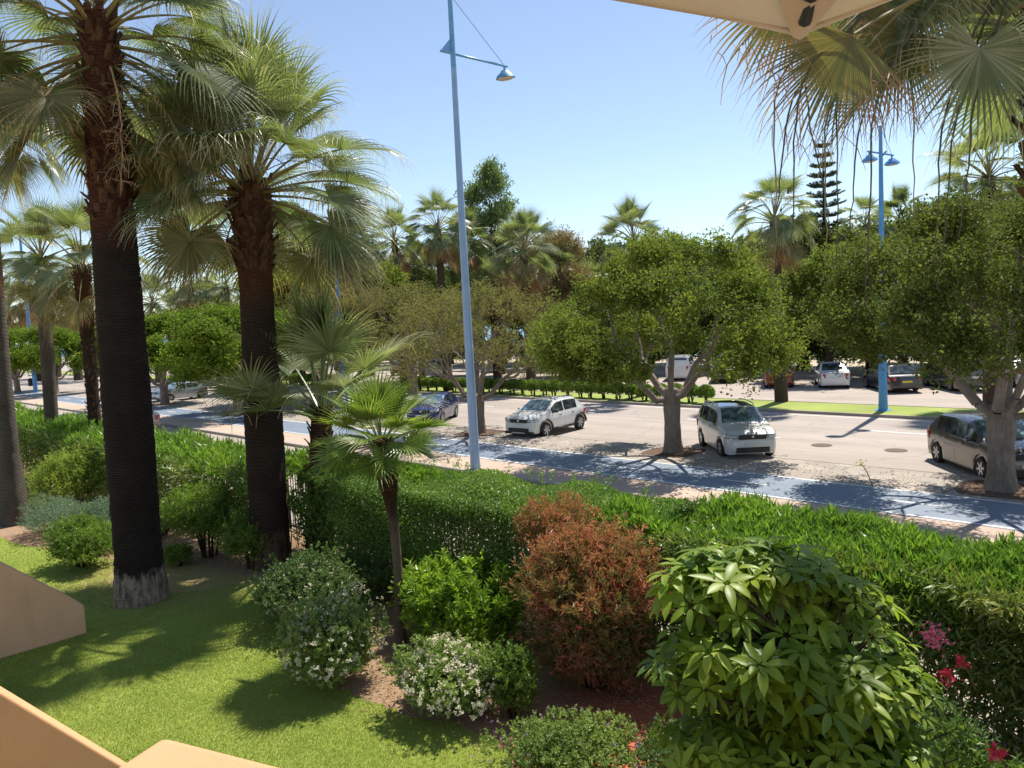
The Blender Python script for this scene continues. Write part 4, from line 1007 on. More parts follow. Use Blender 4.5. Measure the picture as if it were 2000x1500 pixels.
# ------------------------------------------------------------------ hedges
def hedge(name, x0, x1, yn0, yn1, yf0, yf1, h0, h1, density, L, W, mat, mat2, label, seed, upright=True, stemn=2.5, skirt=.55, lod=True):
    """near edge runs (x0,yn0)-(x1,yn1), far edge (x0,yf0)-(x1,yf1)"""
    g = np.random.default_rng(seed); Lx = x1-x0; o = empty(name, (x0, 0, 0), label, 'hedge')
    def yn(u): return yn0+(yn1-yn0)*u
    def yf(u): return yf0+(yf1-yf0)*u
    ph = g.uniform(0, 6.28, 12); fr = g.uniform(.3, 3.2, 12)
    def lump(x, y): return sum(np.sin(fr[i]*x+ph[i]+y*fr[(i+3) % 12]) for i in range(12))/12
    # top
    area = Lx*((yf0-yn0)+(yf1-yn1))/2; n = int(area*density*1.25)
    u = g.random(n); v = g.random(n)
    x = x0+u*Lx; dist = np.hypot(x, 9.)
    if lod: k = g.random(n) < np.clip((9/dist)**1.1, .12, 1); u, v, x, dist = u[k], v[k], x[k], dist[k]; n = len(u)
    ls = np.clip((dist/9)**.55, 1, 2.6) if lod else np.ones(n)
    y = yn(u)+(yf(u)-yn(u))*v; hh = h0+(h1-h0)*u
    z = hh+.17*lump(x, y)*2.2-np.abs(g.normal(0, .16, n))-.22*(np.abs(v-.5)*2)**5
    P = np.stack([x, y, z], 1)
    if upright:
        k = 12; sel = g.random(n) < 1.25/k; P = P[sel]; lsr = np.repeat(ls[sel], k); ns_ = len(P); edge = np.repeat(v[sel], k)
        A = nrm(np.stack([g.normal(0, .28, ns_), g.normal(0, .28, ns_)-.10-.5*np.clip(.12-v[sel], 0, 1)*6, np.ones(ns_)], 1)); t = g.random((ns_, k)); tone = np.repeat(g.random(ns_), k)
        P = (P[:, None]+A[:, None]*((t-.5)[..., None]*L*1.5*ls[sel][:, None, None])).reshape(-1, 3); A = np.repeat(A, k, 0); n = len(P); rd = rdir(n, g)
        D = nrm(A*(.55+.8*t.reshape(-1, 1))+rd*.62); N = nrm(A-D*.4+rdir(n, g)*.2); ls = lsr; x = P[:, 0]; y = P[:, 1]
        rnd = np.clip(.35*g.random(n)+.45*tone+.12+.3*lump(x, y), 0, 1)
    else:
        D = nrm(rdir(n, g)*.9+np.array([0, -.1, .5])); N = nrm(rdir(n, g)*.6+np.array([0, 0, 1])); rnd = np.clip(.75*g.random(n)+.15+.3*lump(x, y), 0, 1)
    lv = leaf_mesh('hedge_top', P-np.array([x0, 0, 0]), D, N, L*g.uniform(.6, 1.3, n)*ls, W*ls, M[mat], rnd)
    link('hedge_top', lv, o)
    # near side
    n = int(Lx*h0*density*1.7); u = g.random(n); x = x0+u*Lx; dist = np.hypot(x, 9.)
    if lod: k = g.random(n) < np.clip((9/dist)**1.1, .12, 1); u, x, dist = u[k], x[k], dist[k]; n = len(u)
    ls = np.clip((dist/9)**.55, 1, 2.6) if lod else np.ones(n)
    z = (h0+(h1-h0)*u)*(g.random(n)**.75); keep = g.random(n) < np.clip(.40+(z/h0-.15)*1.1/max(skirt, .01)*.55, .12, 1); u, x, z, ls = u[keep], x[keep], z[keep], ls[keep]; n = len(u)
    bulge = .25*np.sin(np.clip(z/h0, 0, 1)*math.pi)
    y = yn(u)-.12-bulge*.3+.42*lump(x, z*3)+np.abs(g.normal(0, .45, n))
    P = np.stack([x, y, z], 1); D = nrm(rdir(n, g)*.8+np.array([0, -.55, .35])); N = nrm(rdir(n, g)*.7+np.array([0, -.5, .8]))
    rnd = np.clip(.8*g.random(n)+.15+.2*lump(x, z), 0, 1)
    link('hedge_side', leaf_mesh('hedge_side', P-np.array([x0, 0, 0]), D, N, L*g.uniform(.6, 1.2, n)*ls, W*ls, M[mat2], rnd), o)
    segs = []
    for i in range(int(Lx*stemn*2)):
        u = g.random(); x = u*Lx; y = yn(u)+(yf(u)-yn(u))*g.uniform(.1, .7); z1 = h0*g.uniform(.75, .95); q = np.array([x, y, 0.])
        for k in range(3):
            q2 = q+np.array([g.normal(0, .07), g.normal(0, .05), z1/3]); segs.append((q, q2, .017-.004*k, .013-.004*k)); q = q2
    V, F = tubes_np(segs, 4); link('branches', np_mesh('branches', V, F, M['bark_dark']), o)
    return o
hedge('oleander_hedge', -52, -15.6, 7.1, 7.7, 9.4, 9.9, 1.75, 1.95, 820, .15, .028, 'oleander', 'hedge_skirt', 'long oleander hedge behind the palms on the left', 1, skirt=.35, stemn=1.)
hedge('oleander_hedge', -15.6, -11.9, 8.6, 8.9, 9.9, 10.3, 1.95, 2.0, 2200, .12, .032, 'oleander', 'hedge_mid', 'thin see through stretch of hedge behind the shorter palm', 2, skirt=.75)
hedge('privet_hedge', -13.3, -6.4, 8.2, 8.8, 10.3, 10.8, 2.1, 2.1, 3400, .055, .032, 'hedge_mid', 'hedge_mid', 'small leaved clipped hedge in the middle behind the yellow green shrub', 3, upright=False, skirt=.35, lod=False)
hedge('oleander_hedge', -7.2, 3.5, 8.7, 9.1, 10.9, 11.2, 1.98, 2.1, 1900, .17, .032, 'oleander', 'hedge_skirt', 'tall bright oleander hedge along the fence on the right', 4, skirt=.62, lod=False, stemn=5)
# shoots sticking up above the middle hedge
g = np.random.default_rng(31); o_ = [c for c in bpy.data.objects if c.name.startswith('privet_hedge')][0]
P = []; D = []
for i in range(46):
    x = g.uniform(.6, 6.2); y = g.uniform(9.3, 10.7); hh = g.uniform(.1, .32); n = 26; t = g.random(n)
    P.append(np.stack([x+g.normal(0, .025, n), y+g.normal(0, .025, n), 2.05+t*hh], 1)); D.append(nrm(rdir(n, g)+np.array([0, 0, .8])))
P = np.concatenate(P); D = np.concatenate(D); link('shoot', leaf_mesh('shoot', P, D, rdir(len(P), g), .045, .022, M['oleander'], g.random(len(P))), o_)
# fence behind the hedge
o = empty('metal_fence', (-20, 9.62, 0), 'dark metal bar fence standing inside the garden hedge', 'fence')
mb = MB()
for i in range(200): mb.box((i*.12, 0, .85), (.018, .018, 1.62))
mb.build('bars', M['fence'], o)
for z in (.12, 1.62): mb = MB(); mb.box((12, 0, z), (24.1, .034, .045)); mb.build('rail', M['fence'], o)
for i in range(13): mb = MB(); mb.box((i*2.0, .035, .88), (.055, .055, 1.76)); mb.build('post', M['fence'], o)

# clipped shrubs on the median
g = np.random.default_rng(80); P, O, r = cloud(g, 2600, np.array([.52, .42, .36]), amp=.2, low=-.8, inner=.3); P[:, 2] += .66; P[:, 2] = np.minimum(P[:, 2], 1.0+g.normal(0, .02, len(P))); n = len(P)
cm = leaf_mesh('foliage', P, nrm(O+rdir(n, g)*.8), nrm(O+rdir(n, g)*.5+np.array([0, 0, .4])), .10, .055, M['bushy'], g.random(n))
mb = MB(); stems(mb, g, .12, (.4, .35, .6), 7, .03, .2); sm = mb.mesh('stem', M['bark_dark'], True)
xs = [x for x in np.arange(-47, -20.9, .98)]+[x for x in np.arange(-84, -55, .98)]
for i, x in enumerate(xs):
    o = empty('clipped_shrub', (x+g.uniform(-.1, .1), 36.3+g.uniform(-.08, .08), .11), ('clipped shrub in the low median row, %s from its right end' % ordn(round((-20.9-x)/.98)+1)) if x > -50 else ('clipped shrub in the far left median row, %s from its right end' % ordn(round((-55-x)/.98)+1)), 'shrub', 'clipped shrubs on the median' if x > -50 else 'clipped shrubs on the far median', g.uniform(0, 6)); s = g.uniform(.88, 1.12)
    o.scale = (s, s, g.uniform(.93, 1.03)); link('foliage', cm, o); link('branches', sm, o)

# ------------------------------------------------------------------ garden shrubs
x, y = at(870, 1268)
def sh(px, py): return at(px, py)
bush('yellow_shrub', sh(150, 985), (1.55, 1.1, .8), 15000, .13, .028, 'yellowshrub', 'yellow green shrub between the two left palms in front of the hedge', seed=1, sprigs=60)
bush('silver_shrub', sh(125, 1040), (1.15, .85, .52), 17000, .05, .014, 'greyshrub', 'low silver grey shrub right of the leaning grey palm', seed=2, jit=.4)
bush('silver_shrub', sh(205, 1062), (1.1, .85, .55), 17000, .05, .014, 'greyshrub', 'low silver grey shrub just left of the charred trunk', seed=3, jit=.4)
bush('silver_shrub', sh(318, 1045), (.55, .5, .5), 7000, .05, .014, 'greyshrub', 'low silver grey shrub just right of the charred trunk', seed=4, jit=.4)
bush('garden_shrub', sh(165, 1105), (.85, .6, .52), 10000, .085, .024, 'bushy', 'green shrub at the lawn edge left of the charred trunk', seed=5, sprigs=40)
bush('garden_shrub', sh(410, 1085), (1.0, .75, .52), 12000, .11, .024, 'bushy', 'leggy green shrub with bare stems between the charred palm and the stout palm', seed=6, zc=.92, sprigs=50, r0=.03, low=-.6)
bush('garden_shrub', sh(490, 1108), (.52, .5, .5), 5000, .10, .024, 'bushy', 'smaller green shrub touching the left of the stout palm trunk', seed=7, zc=.6, sprigs=16)
bush('garden_shrub', sh(350, 1105), (.3, .28, .2), 1800, .08, .022, 'bushy', 'very low green plant on bare soil right of the charred trunk', seed=8, nst=3)
bush('garden_shrub', sh(60, 1010), (.35, .35, .28), 1800, .08, .022, 'yellowshrub', 'small plant at the foot of the leaning grey palm', seed=81, nst=3)
bush('white_lantana', sh(604, 1218), (1.05, .8, .56), 15000, .055, .032, 'lantana', 'dark green bush with small white flowers below the stout palm', seed=9, flowers=('petal_w', 170, .022, 9), sprigs=40)
bush('white_lantana', sh(652, 1330), (.70, .66, .62), 15000, .052, .03, 'lantana_bright', 'rounded bush with white flowers beside the slim palm on the lawn edge', seed=10, flowers=('petal_w', 330, .026, 10), sprigs=40)
bush('white_lantana', sh(876, 1386), (.70, .56, .46), 12000, .055, .032, 'lantana_bright', 'bush covered in cream white flower heads right of the slim palm', seed=11, flowers=('petal_w', 380, .030, 12), sprigs=40)
bush('garden_shrub', sh(700, 1170), (.85, .5, .38), 7000, .055, .032, 'lantana', 'dark low shrub between the shorter palm and the slim palm', seed=21, sprigs=30)
bush('garden_shrub', sh(840, 1150), (.9, .4, .32), 6000, .055, .032, 'lantana', 'dark low shrub at the foot of the middle hedge behind the slim palm', seed=22, sprigs=20)
bush('laurel_shrub', sh(915, 1250), (1.08, .74, .56), 11000, .12, .042, 'laurel', 'glossy yellow green shrub in front of the middle hedge', seed=12, sprigs=150, up=1.0, jit=.45)
bush('garden_shrub', sh(1002, 1400), (.30, .28, .48), 3600, .06, .03, 'bushy', 'narrow green shrub between the cream flowers and the reddish shrub', seed=13, sprigs=14)
rs = bush('red_shrub', sh(1165, 1338), (.98, .88, 1.0), 42000, .085, .018, 'redshrub', 'large reddish orange and green needle leaved shrub in the bed', seed=14, zc=1.0, sprigs=190, jit=.6, r0=.02, nst=9, low=-.95, amp=.45, flowers=('petal_r', 12, .03, 10))
bush('red_shrub', at(1105, 1262), (.60, .45, .50), 6500, .085, .018, 'redshrub', 'reddish sprigs of a second shrub reaching up before the middle hedge', seed=15, zc=1.72, sprigs=70, r0=.014, nst=3, low=-.5)
bush('purple_lantana', sh(1125, 1525), (.84, .74, .34), 16000, .04, .024, 'lantana_bright', 'low spreading light green bush dotted with purple flowers', seed=16, flowers=('petal_p', 45, .016, 6), zc=.30)
bush('garden_shrub', at(1330, 1520), (.5, .5, .28), 4200, .055, .028, 'lantana', 'low dark green plant at the foot of the umbrella tree', seed=17)
bush('garden_shrub', at(1770, 1620), (.85, .7, .62), 9000, .06, .02, 'lantana', 'dark feathery shrub in front of the right hedge', seed=18, jit=.8, sprigs=60)
bush('hibiscus_shrub', at(1900, 1730), (.5, .5, .62), 4200, .075, .04, 'bushy', 'green shrub with red flowers at the bottom right corner', seed=19, sprigs=12, flowers=('petal_r', 8, .05, 5))
# pink and red blooms of the oleander
def blooms(px, py, d, mat, label, n=70, r=.09, s=.035, seed=1):
    g = np.random.default_rng(seed); p = atd(px, py, d); P = g.normal(0, r*.5, (n, 3)); o = empty('oleander_flower', p, label, 'flower', 'blooms hanging in the right hedge')
    link('petals', leaf_mesh('petals', P, rdir(n, g), rdir(n, g), s, s*.7, M[mat], g.random(n)), o)
    mb = MB(); mb.tube([(0, 0, 0), (.02, .12, -.12), (.03, .3, -.35)], [.005, .006, .008], 5); mb.build('stem', M['stem_green'], o)
blooms(1822, 1238, 6.5, 'petal_k', 'pink flower cluster hanging against the dark side of the right hedge', 110, .11, .04, 1)
blooms(1878, 1293, 6.4, 'petal_r', 'small red bloom above the lower pair in the right hedge', 40, .05, .035, 2)
blooms(1848, 1320, 6.2, 'petal_r', 'red bloom below and left of the small one in the right hedge', 60, .06, .035, 3)
blooms(1945, 1470, 5.4, 'petal_r', 'bright red flower near the bottom right corner', 36, .05, .05, 4)
blooms(1682, 905, 9.6, 'petal_y' if 'petal_y' in M else M.setdefault('petal_y', leafmat('yellow_petal', [(.6, .42, .08), (.75, .6, .2)], .3, .5)) and 'petal_y', 'yellow bloom sticking up above the right hedge', 26, .06, .03, 5)

# umbrella tree (schefflera)
def schefflera(loc, label):
    g = np.random.default_rng(77); o = empty('umbrella_tree', (loc[0], loc[1], 0), label, 'shrub')
    rt = R[:2, 0]/np.linalg.norm(R[:2, 0]); fw = R[:2, 2]/np.linalg.norm(R[:2, 2]); Cl = []; Dl = []
    for rx_, fy_, z_, r_b, m_ in ((-.62, .15, 2.86, .34, 42), (-.18, .25, 2.90, .36, 42), (.22, .25, 2.84, .34, 38), (.58, .1, 2.62, .30, 30), (-.80, -.1, 2.35, .34, 36), (-.25, -.3, 2.35, .42, 48), (.3, -.25, 2.2, .40, 40), (.92, -.05, 2.12, .28, 28), (-.70, -.2, 1.7, .42, 40), (-.05, -.5, 1.65, .46, 46), (.62, -.35, 1.6, .36, 34), (1.02, -.1, 1.55, .30, 28), (-.5, -.35, 1.0, .46, 36), (.25, -.5, .95, .46, 36), (.8, 0, .9, .4, 24), (0, .1, 1.9, .6, 40)):
        m_ = int(m_*1.5); d = rdir(m_*2, g); d = d[(d[:, 2] > -.6)][:m_]; r_b = r_b*g.uniform(.85, 1.1); q = d*r_b*(1-g.normal(.12, .25, (len(d), 1))); q[:, 2] *= .8
        c_ = np.array([*(rt*rx_*.88+fw*fy_), z_-.02]); Cl.append(q+c_); Dl.append(nrm(d+nrm(c_-np.array([0, 0, 1.5]))*.5))
    C = np.concatenate(Cl); Dn = np.concatenate(Dl); nc = len(C)
    P = []; D = []; N = []; L = []; W = []; rn = []; segs = []; DR = []
    for i in range(nc):
        dc = g.uniform(-.1, .5)
        ax = nrm(Dn[i]*.7+np.array([0, 0, .75])+g.normal(0, .2, 3)); u = nrm(np.cross(ax, [.3, .9, .1])); v = np.cross(ax, u); m = int(g.integers(6, 9)); tone = g.random(); ll = g.uniform(.10, .25)
        a0 = g.uniform(0, 6.28)
        for j in range(m):
            a = a0+j*2*math.pi/m; rd = u*math.cos(a)+v*math.sin(a); P.append(C[i]+rd*.03); D.append(nrm(rd+ax*.25)); N.append(ax); L.append(ll*g.uniform(.8, 1.1)); W.append(ll*g.uniform(.27, .38)); DR.append(g.uniform(.1, .9)+dc); rn.append(np.clip(.6*tone+.35*g.random(), 0, 1))
        q = np.array([Dn[i][0]*.25, Dn[i][1]*.25, max(.2, C[i][2]-.5)]); segs.append((q, C[i]-ax*.02, .009, .005))
    V, F, per = big_leaves(np.array(P), np.array(D), np.array(N), np.array(L), np.array(W), droop=np.array(DR))
    link('foliage', np_mesh('foliage', V, F, M['scheff'], rnd=np.repeat(rn, per), smooth=True), o)
    for i in range(7):
        a = i*.9; segs.append((np.array([.12*math.cos(a), .12*math.sin(a), 0]), np.array([.4*math.cos(a), .4*math.sin(a), 1.4]), .03, .02)); segs.append((np.array([.4*math.cos(a), .4*math.sin(a), 1.4]), np.array([.55*math.cos(a), .55*math.sin(a), 2.4]), .02, .01))
    V, F = tubes_np(segs, 5); link('branches', np_mesh('branches', V, F, M['bark_dark'], smooth=True), o)
    return o
cx, cy, _ = atd(1525, 900, 6.0)
schefflera((cx, cy), 'big glossy leaved umbrella tree in the right foreground')

# ------------------------------------------------------------------ walls of the building
def sloped_wall(name, x0, x1, prof, mat, label):
    """prof: (y,z) outline top, closed down to ground"""
    mb = MB(); n = len(prof); V = [(x, y, z) for x in (x0, x1) for y, z in prof]
    F = [tuple(range(n)), tuple(reversed(range(n, 2*n)))]+[(i, (i+1) % n, n+(i+1) % n, n+i) for i in range(n)]
    mb.add(V, F); o = mb.build(name, mat)
    tag(o, label, 'wall'); bv = o.modifiers.new('bevel', 'BEVEL'); bv.width = .025; bv.segments = 3; return o
sloped_wall('garden_wall', -14.95, -14.65, [(3.86, -.1), (3.86, .50), (3.62, .74), (.5, 3.6), (-1, 3.6), (-1, -.1)], M['render_pale'], 'pale peach rendered wall with a sloping top beside the charred palm')
sloped_wall('garden_wall', -8.35, -8.0, [(2.95, -.1), (2.95, .30), (2.7, .42), (-.2, 3.92), (-1, 3.92), (-1, -.1)], M['render'], 'orange peach rendered wall with a sloping top at the bottom left corner')
# balcony parapet corner
z = 4.05
c0 = np.array(at(320, 1430, z)); c1 = np.array(at(220, 1495, z)); c2 = np.array(at(600, 1500, z))
e1 = (c1-c0)/np.linalg.norm(c1-c0); e2 = (c2-c0)/np.linalg.norm(c2-c0); th = .24
P0 = c0; 
def prism(mb, poly, z0, z1):
    n = len(poly); mb.add([(x, y, z0) for x, y in poly]+[(x, y, z1) for x, y in poly], [tuple(reversed(range(n))), tuple(range(n, 2*n))]+[(i, (i+1) % n, n+(i+1) % n, n+i) for i in range(n)])
mb = MB(); A = c0; B = c0+e2*4.2; Cc = c0+e2*4.2+e1*th; Dd = c0+e2*th*1.0+e1*th; Ee = c0+e1*2.2+e2*th; Ff = c0+e1*2.2
prism(mb, [tuple(v) for v in (A, B, Cc, Dd, Ee, Ff)], 2.6, z)
o = mb.build('balcony_parapet', M['render_sun']); tag(o, 'sunlit yellow peach balcony parapet corner at the bottom edge', 'wall'); bv = o.modifiers.new('bevel', 'BEVEL'); bv.width = .035; bv.segments = 4

# parasol over the balcony
zc_ = 5.62
C = np.array(at(1560, 60, zc_)); A = np.array(at(1240, -2, zc_)); B = np.array(at(1720, 0, zc_)); u1 = (A-C)/np.linalg.norm(A-C); u2 = (B-C)/np.linalg.norm(B-C)
S = 2.6; corners = [C, C+u1*S, C+u1*S+u2*S, C+u2*S]; cen = C+u1*S/2+u2*S/2; apex = (cen[0], cen[1], zc_+.62)
po = empty('parasol', (cen[0], cen[1], 3.0), 'cream canvas parasol whose corner hangs into the top of the view', 'parasol')
lc = lambda p: (p[0]-cen[0], p[1]-cen[1], p[2]-3.0)
V = []; F = []; K = 12
for i in range(4):
    a = corners[i]; b_ = corners[(i+1) % 4]; base = len(V)
    for r in range(7):
        q = r/6
        for k in range(K+1):
            t = k/K; p = np.array([*(a*(1-t)+b_*t), zc_]); sagz = -0.0
            edge_in = .05*math.sin(math.pi*t)  # scalloped edge drawn in between the ribs
            p[:2] = p[:2]+(cen-p[:2])/np.linalg.norm(cen-p[:2])*edge_in*(1-q)
            p = p*(1-q)+np.array(apex)*q; p[2] -= .05*math.sin(math.pi*t)*math.sin(math.pi*min(1, q+.25))
            V.append(lc(p))
    for r in range(6):
        for k in range(K): F.append((base+r*(K+1)+k, base+r*(K+1)+k+1, base+(r+1)*(K+1)+k+1, base+(r+1)*(K+1)+k))
me = np_mesh('canopy', np.array(V), np.array(F), M['canvas'], smooth=True); co = link('canopy', me, po); so = co.modifiers.new('solid', 'SOLIDIFY'); so.thickness = .003
for i in range(4):
    a = corners[i]; b_ = corners[(i+1) % 4]; mb = MB(); pts = []
    for k in range(K+1):
        t = k/K; p = a*(1-t)+b_*t; p = p+(cen-p)/np.linalg.norm(cen-p)*.05*math.sin(math.pi*t); pts.append((p[0]-cen[0], p[1]-cen[1], zc_-3.0-.004))
    mb.tube(pts, .0065, 6); mb.build('hem', M['canvas'], po, smooth=True)
for i in range(4):
    a = corners[i]; dv = (cen-a)/np.linalg.norm(cen-a); mb = MB(); p0 = a+dv*.075
    mb.tube([lc((*p0, zc_-.008)), lc((*(a+dv*.3), zc_+.035)), lc((*(cen-dv*.05), zc_+.56))], [.013, .011, .011], 8); mb.build('rib', M['blackplastic'], po, smooth=True)
    mb = MB(); s = np.array([-dv[1], dv[0]])
    q0, q1 = a+dv*.012, a+dv*.15
    mb.add([lc((*(q0-s*.012), zc_-.012)), lc((*(q0+s*.012), zc_-.012)), lc((*(q1+s*.055), zc_+.014)), lc((*(q1-s*.055), zc_+.014)), lc((*(q0), zc_-.018)), lc((*(q1), zc_-.004))], [(0, 4, 5, 3), (4, 1, 2, 5)])
    me = mb.build('corner_pocket', M['canvas'], po); so = me.modifiers.new('s', 'SOLIDIFY'); so.thickness = .003
mb = MB(); mb.tube([(0, 0, .3), (0, 0, 3.25)], .024, 12); mb.build('pole', M['blackplastic'], po, smooth=True)

# ------------------------------------------------------------------ street lamps
def lamp_head(parent, p, s=1., tilt=0., mat='lamp_blue', az=0.):
    mb = MB(); mb.lathe([(.035*s, .20*s), (.04*s, .10*s), (.13*s, .08*s), (.17*s, .02*s), (.30*s, -.08*s), (.33*s, -.15*s), (.345*s, -.17*s), (.30*s, -.175*s)], (0, 0, 0), 20)
    h = mb.build('lamp_shade', M[mat], parent, smooth=True, sharp=35, loc=p, rot=(tilt*math.cos(az), tilt*math.sin(az), 0))
    mb = MB(); mb.lathe([(.29*s, -.172*s), (.27*s, -.20*s), (.18*s, -.225*s), (.02, -.235*s)], (0, 0, 0), 20); mb.build('lamp_glass', M['lens'], h, smooth=True)
def lamp_post(base, ht, zarm, arms, label, r0=.15, r1=.065, lower='lamp_grey', upper='lamp_blue', zsplit=None, group='street lamps', az=math.pi/2, gusset=False, s=1., lean=(0, 0)):
    o = empty('street_lamp', (base[0], base[1], base[2] if len(base) > 2 else 0), label, 'street lamp', group)
    zsplit = zsplit or zarm-1.0; rs_ = r0+(r1-r0)*zsplit/ht
    mb = MB(); mb.lathe([(r0*1.9, 0), (r0*1.9, .03), (r0*1.1, .05), (r0, .5), (rs_, zsplit)], (0, 0, 0), 16); mb.build('pole', M[lower], o, smooth=True, sharp=40)
    mb = MB(); mb.lathe([(rs_*1.02, zsplit), (r1, ht), (r1*.3, ht+.02)], (0, 0, 0), 16); mb.build('pole_top', M[upper], o, smooth=True, sharp=40)
    u = np.array([math.cos(az), math.sin(az)])
    a0 = -max([l for l in arms if l < 0] or [-.45], key=abs) if False else min(arms+[-.5]); a1 = max(arms+[.5])
    mb = MB(); mb.tube([(u[0]*a0, u[1]*a0, zarm), (u[0]*a1, u[1]*a1, zarm)], .04*s, 8); mb.build('arm', M[upper], o, smooth=True)
    for l in arms:
        e = l-.12*np.sign(l)
        mb = MB(); mb.tube([(0, 0, ht-.05), (u[0]*e, u[1]*e, zarm)], .012*s, 5)
        if l == max(arms): mb.build('stay_rod', M[upper], o)
        lamp_head(o, (u[0]*e, u[1]*e, zarm-.24*s), s, 0.12, upper)
    if gusset:
        mb = MB(); w_ = np.array([-u[1], u[0]])*.012
        T = [(0, 0, zarm+.05), (u[0]*a0*.92, u[1]*a0*.92, zarm+.05), (0, 0, zarm+.55)]
        mb.add([(x+w_[0], y+w_[1], z) for x, y, z in T]+[(x-w_[0], y-w_[1], z) for x, y, z in T], [(0, 1, 2), (5, 4, 3), (0, 3, 4, 1), (1, 4, 5, 2), (2, 5, 3, 0)]); mb.build('gusset', M[upper], o)
    return o
x, y = at(929, 921); lamp_post((x, y, 0), zat(x, y, -14), zat(x, y, 105), [2.35], 'tall single arm street lamp rising from the pavement behind the middle hedge', r0=.165, r1=.075, zsplit=zat(x, y, 132), gusset=True, az=math.radians(86))
x, y = at(1725, 806); l2 = lamp_post((x, y, .1), zat(x, y, 250), zat(x, y, 304), [-1.05, 1.05], 'blue double headed street lamp on the grass median at the right', r0=.19, r1=.07, lower='lamp_bright', upper='lamp_bright', zsplit=6.6, az=math.radians(80))
x, y = at(70, 768); lamp_post((x, y, .1), zat(x, y, 440), zat(x, y, 455), [1.6], 'blue street lamp with a litter bin on it at the far left', r0=.2, r1=.1, lower='lamp_bright', upper='lamp_blue')
mb = MB(); mb.lathe([(.17, .0), (.22, .03), (.25, .65), (.27, .67), (.27, .72), (.1, .80)], (0, 0, 0), 14); o = mb.build('litter_bin', M['fence'], smooth=True, sharp=40, loc=(x-.45, y-.25, .75)); tag(o, 'dark litter bin hung on the far left lamp post', 'litter bin')
lamp_post((-62.5, 37, .1), 12.6, 11.4, [-1.1, 1.1], 'distant double headed lamp on the median seen right of the stout palm', r0=.2, r1=.1, lower='lamp_bright', upper='lamp_blue')
lamp_post((*atd(665, 650, 50)[:2], 0), 12.8, 11.4, [1.9], 'distant blue lamp under the right side of the stout palm crown', r0=.2, r1=.1, lower='lamp_bright', upper='lamp_blue')
# bird
x, y, z = atd(1724, 303, 34.9); o = empty('bird', (x, y, z-.03), 'small bird perched on the arm of the far double lamp', 'bird')
mb = MB(); mb.tube([(-.2, 0, -.02), (-.1, 0, .0), (0, 0, .04), (.08, 0, .09), (.12, 0, .15), (.15, 0, .17), (.2, 0, .165)], [.012, .03, .055, .055, .035, .03, .004], 8); mb.build('body', M['blackplastic'], o, smooth=True)

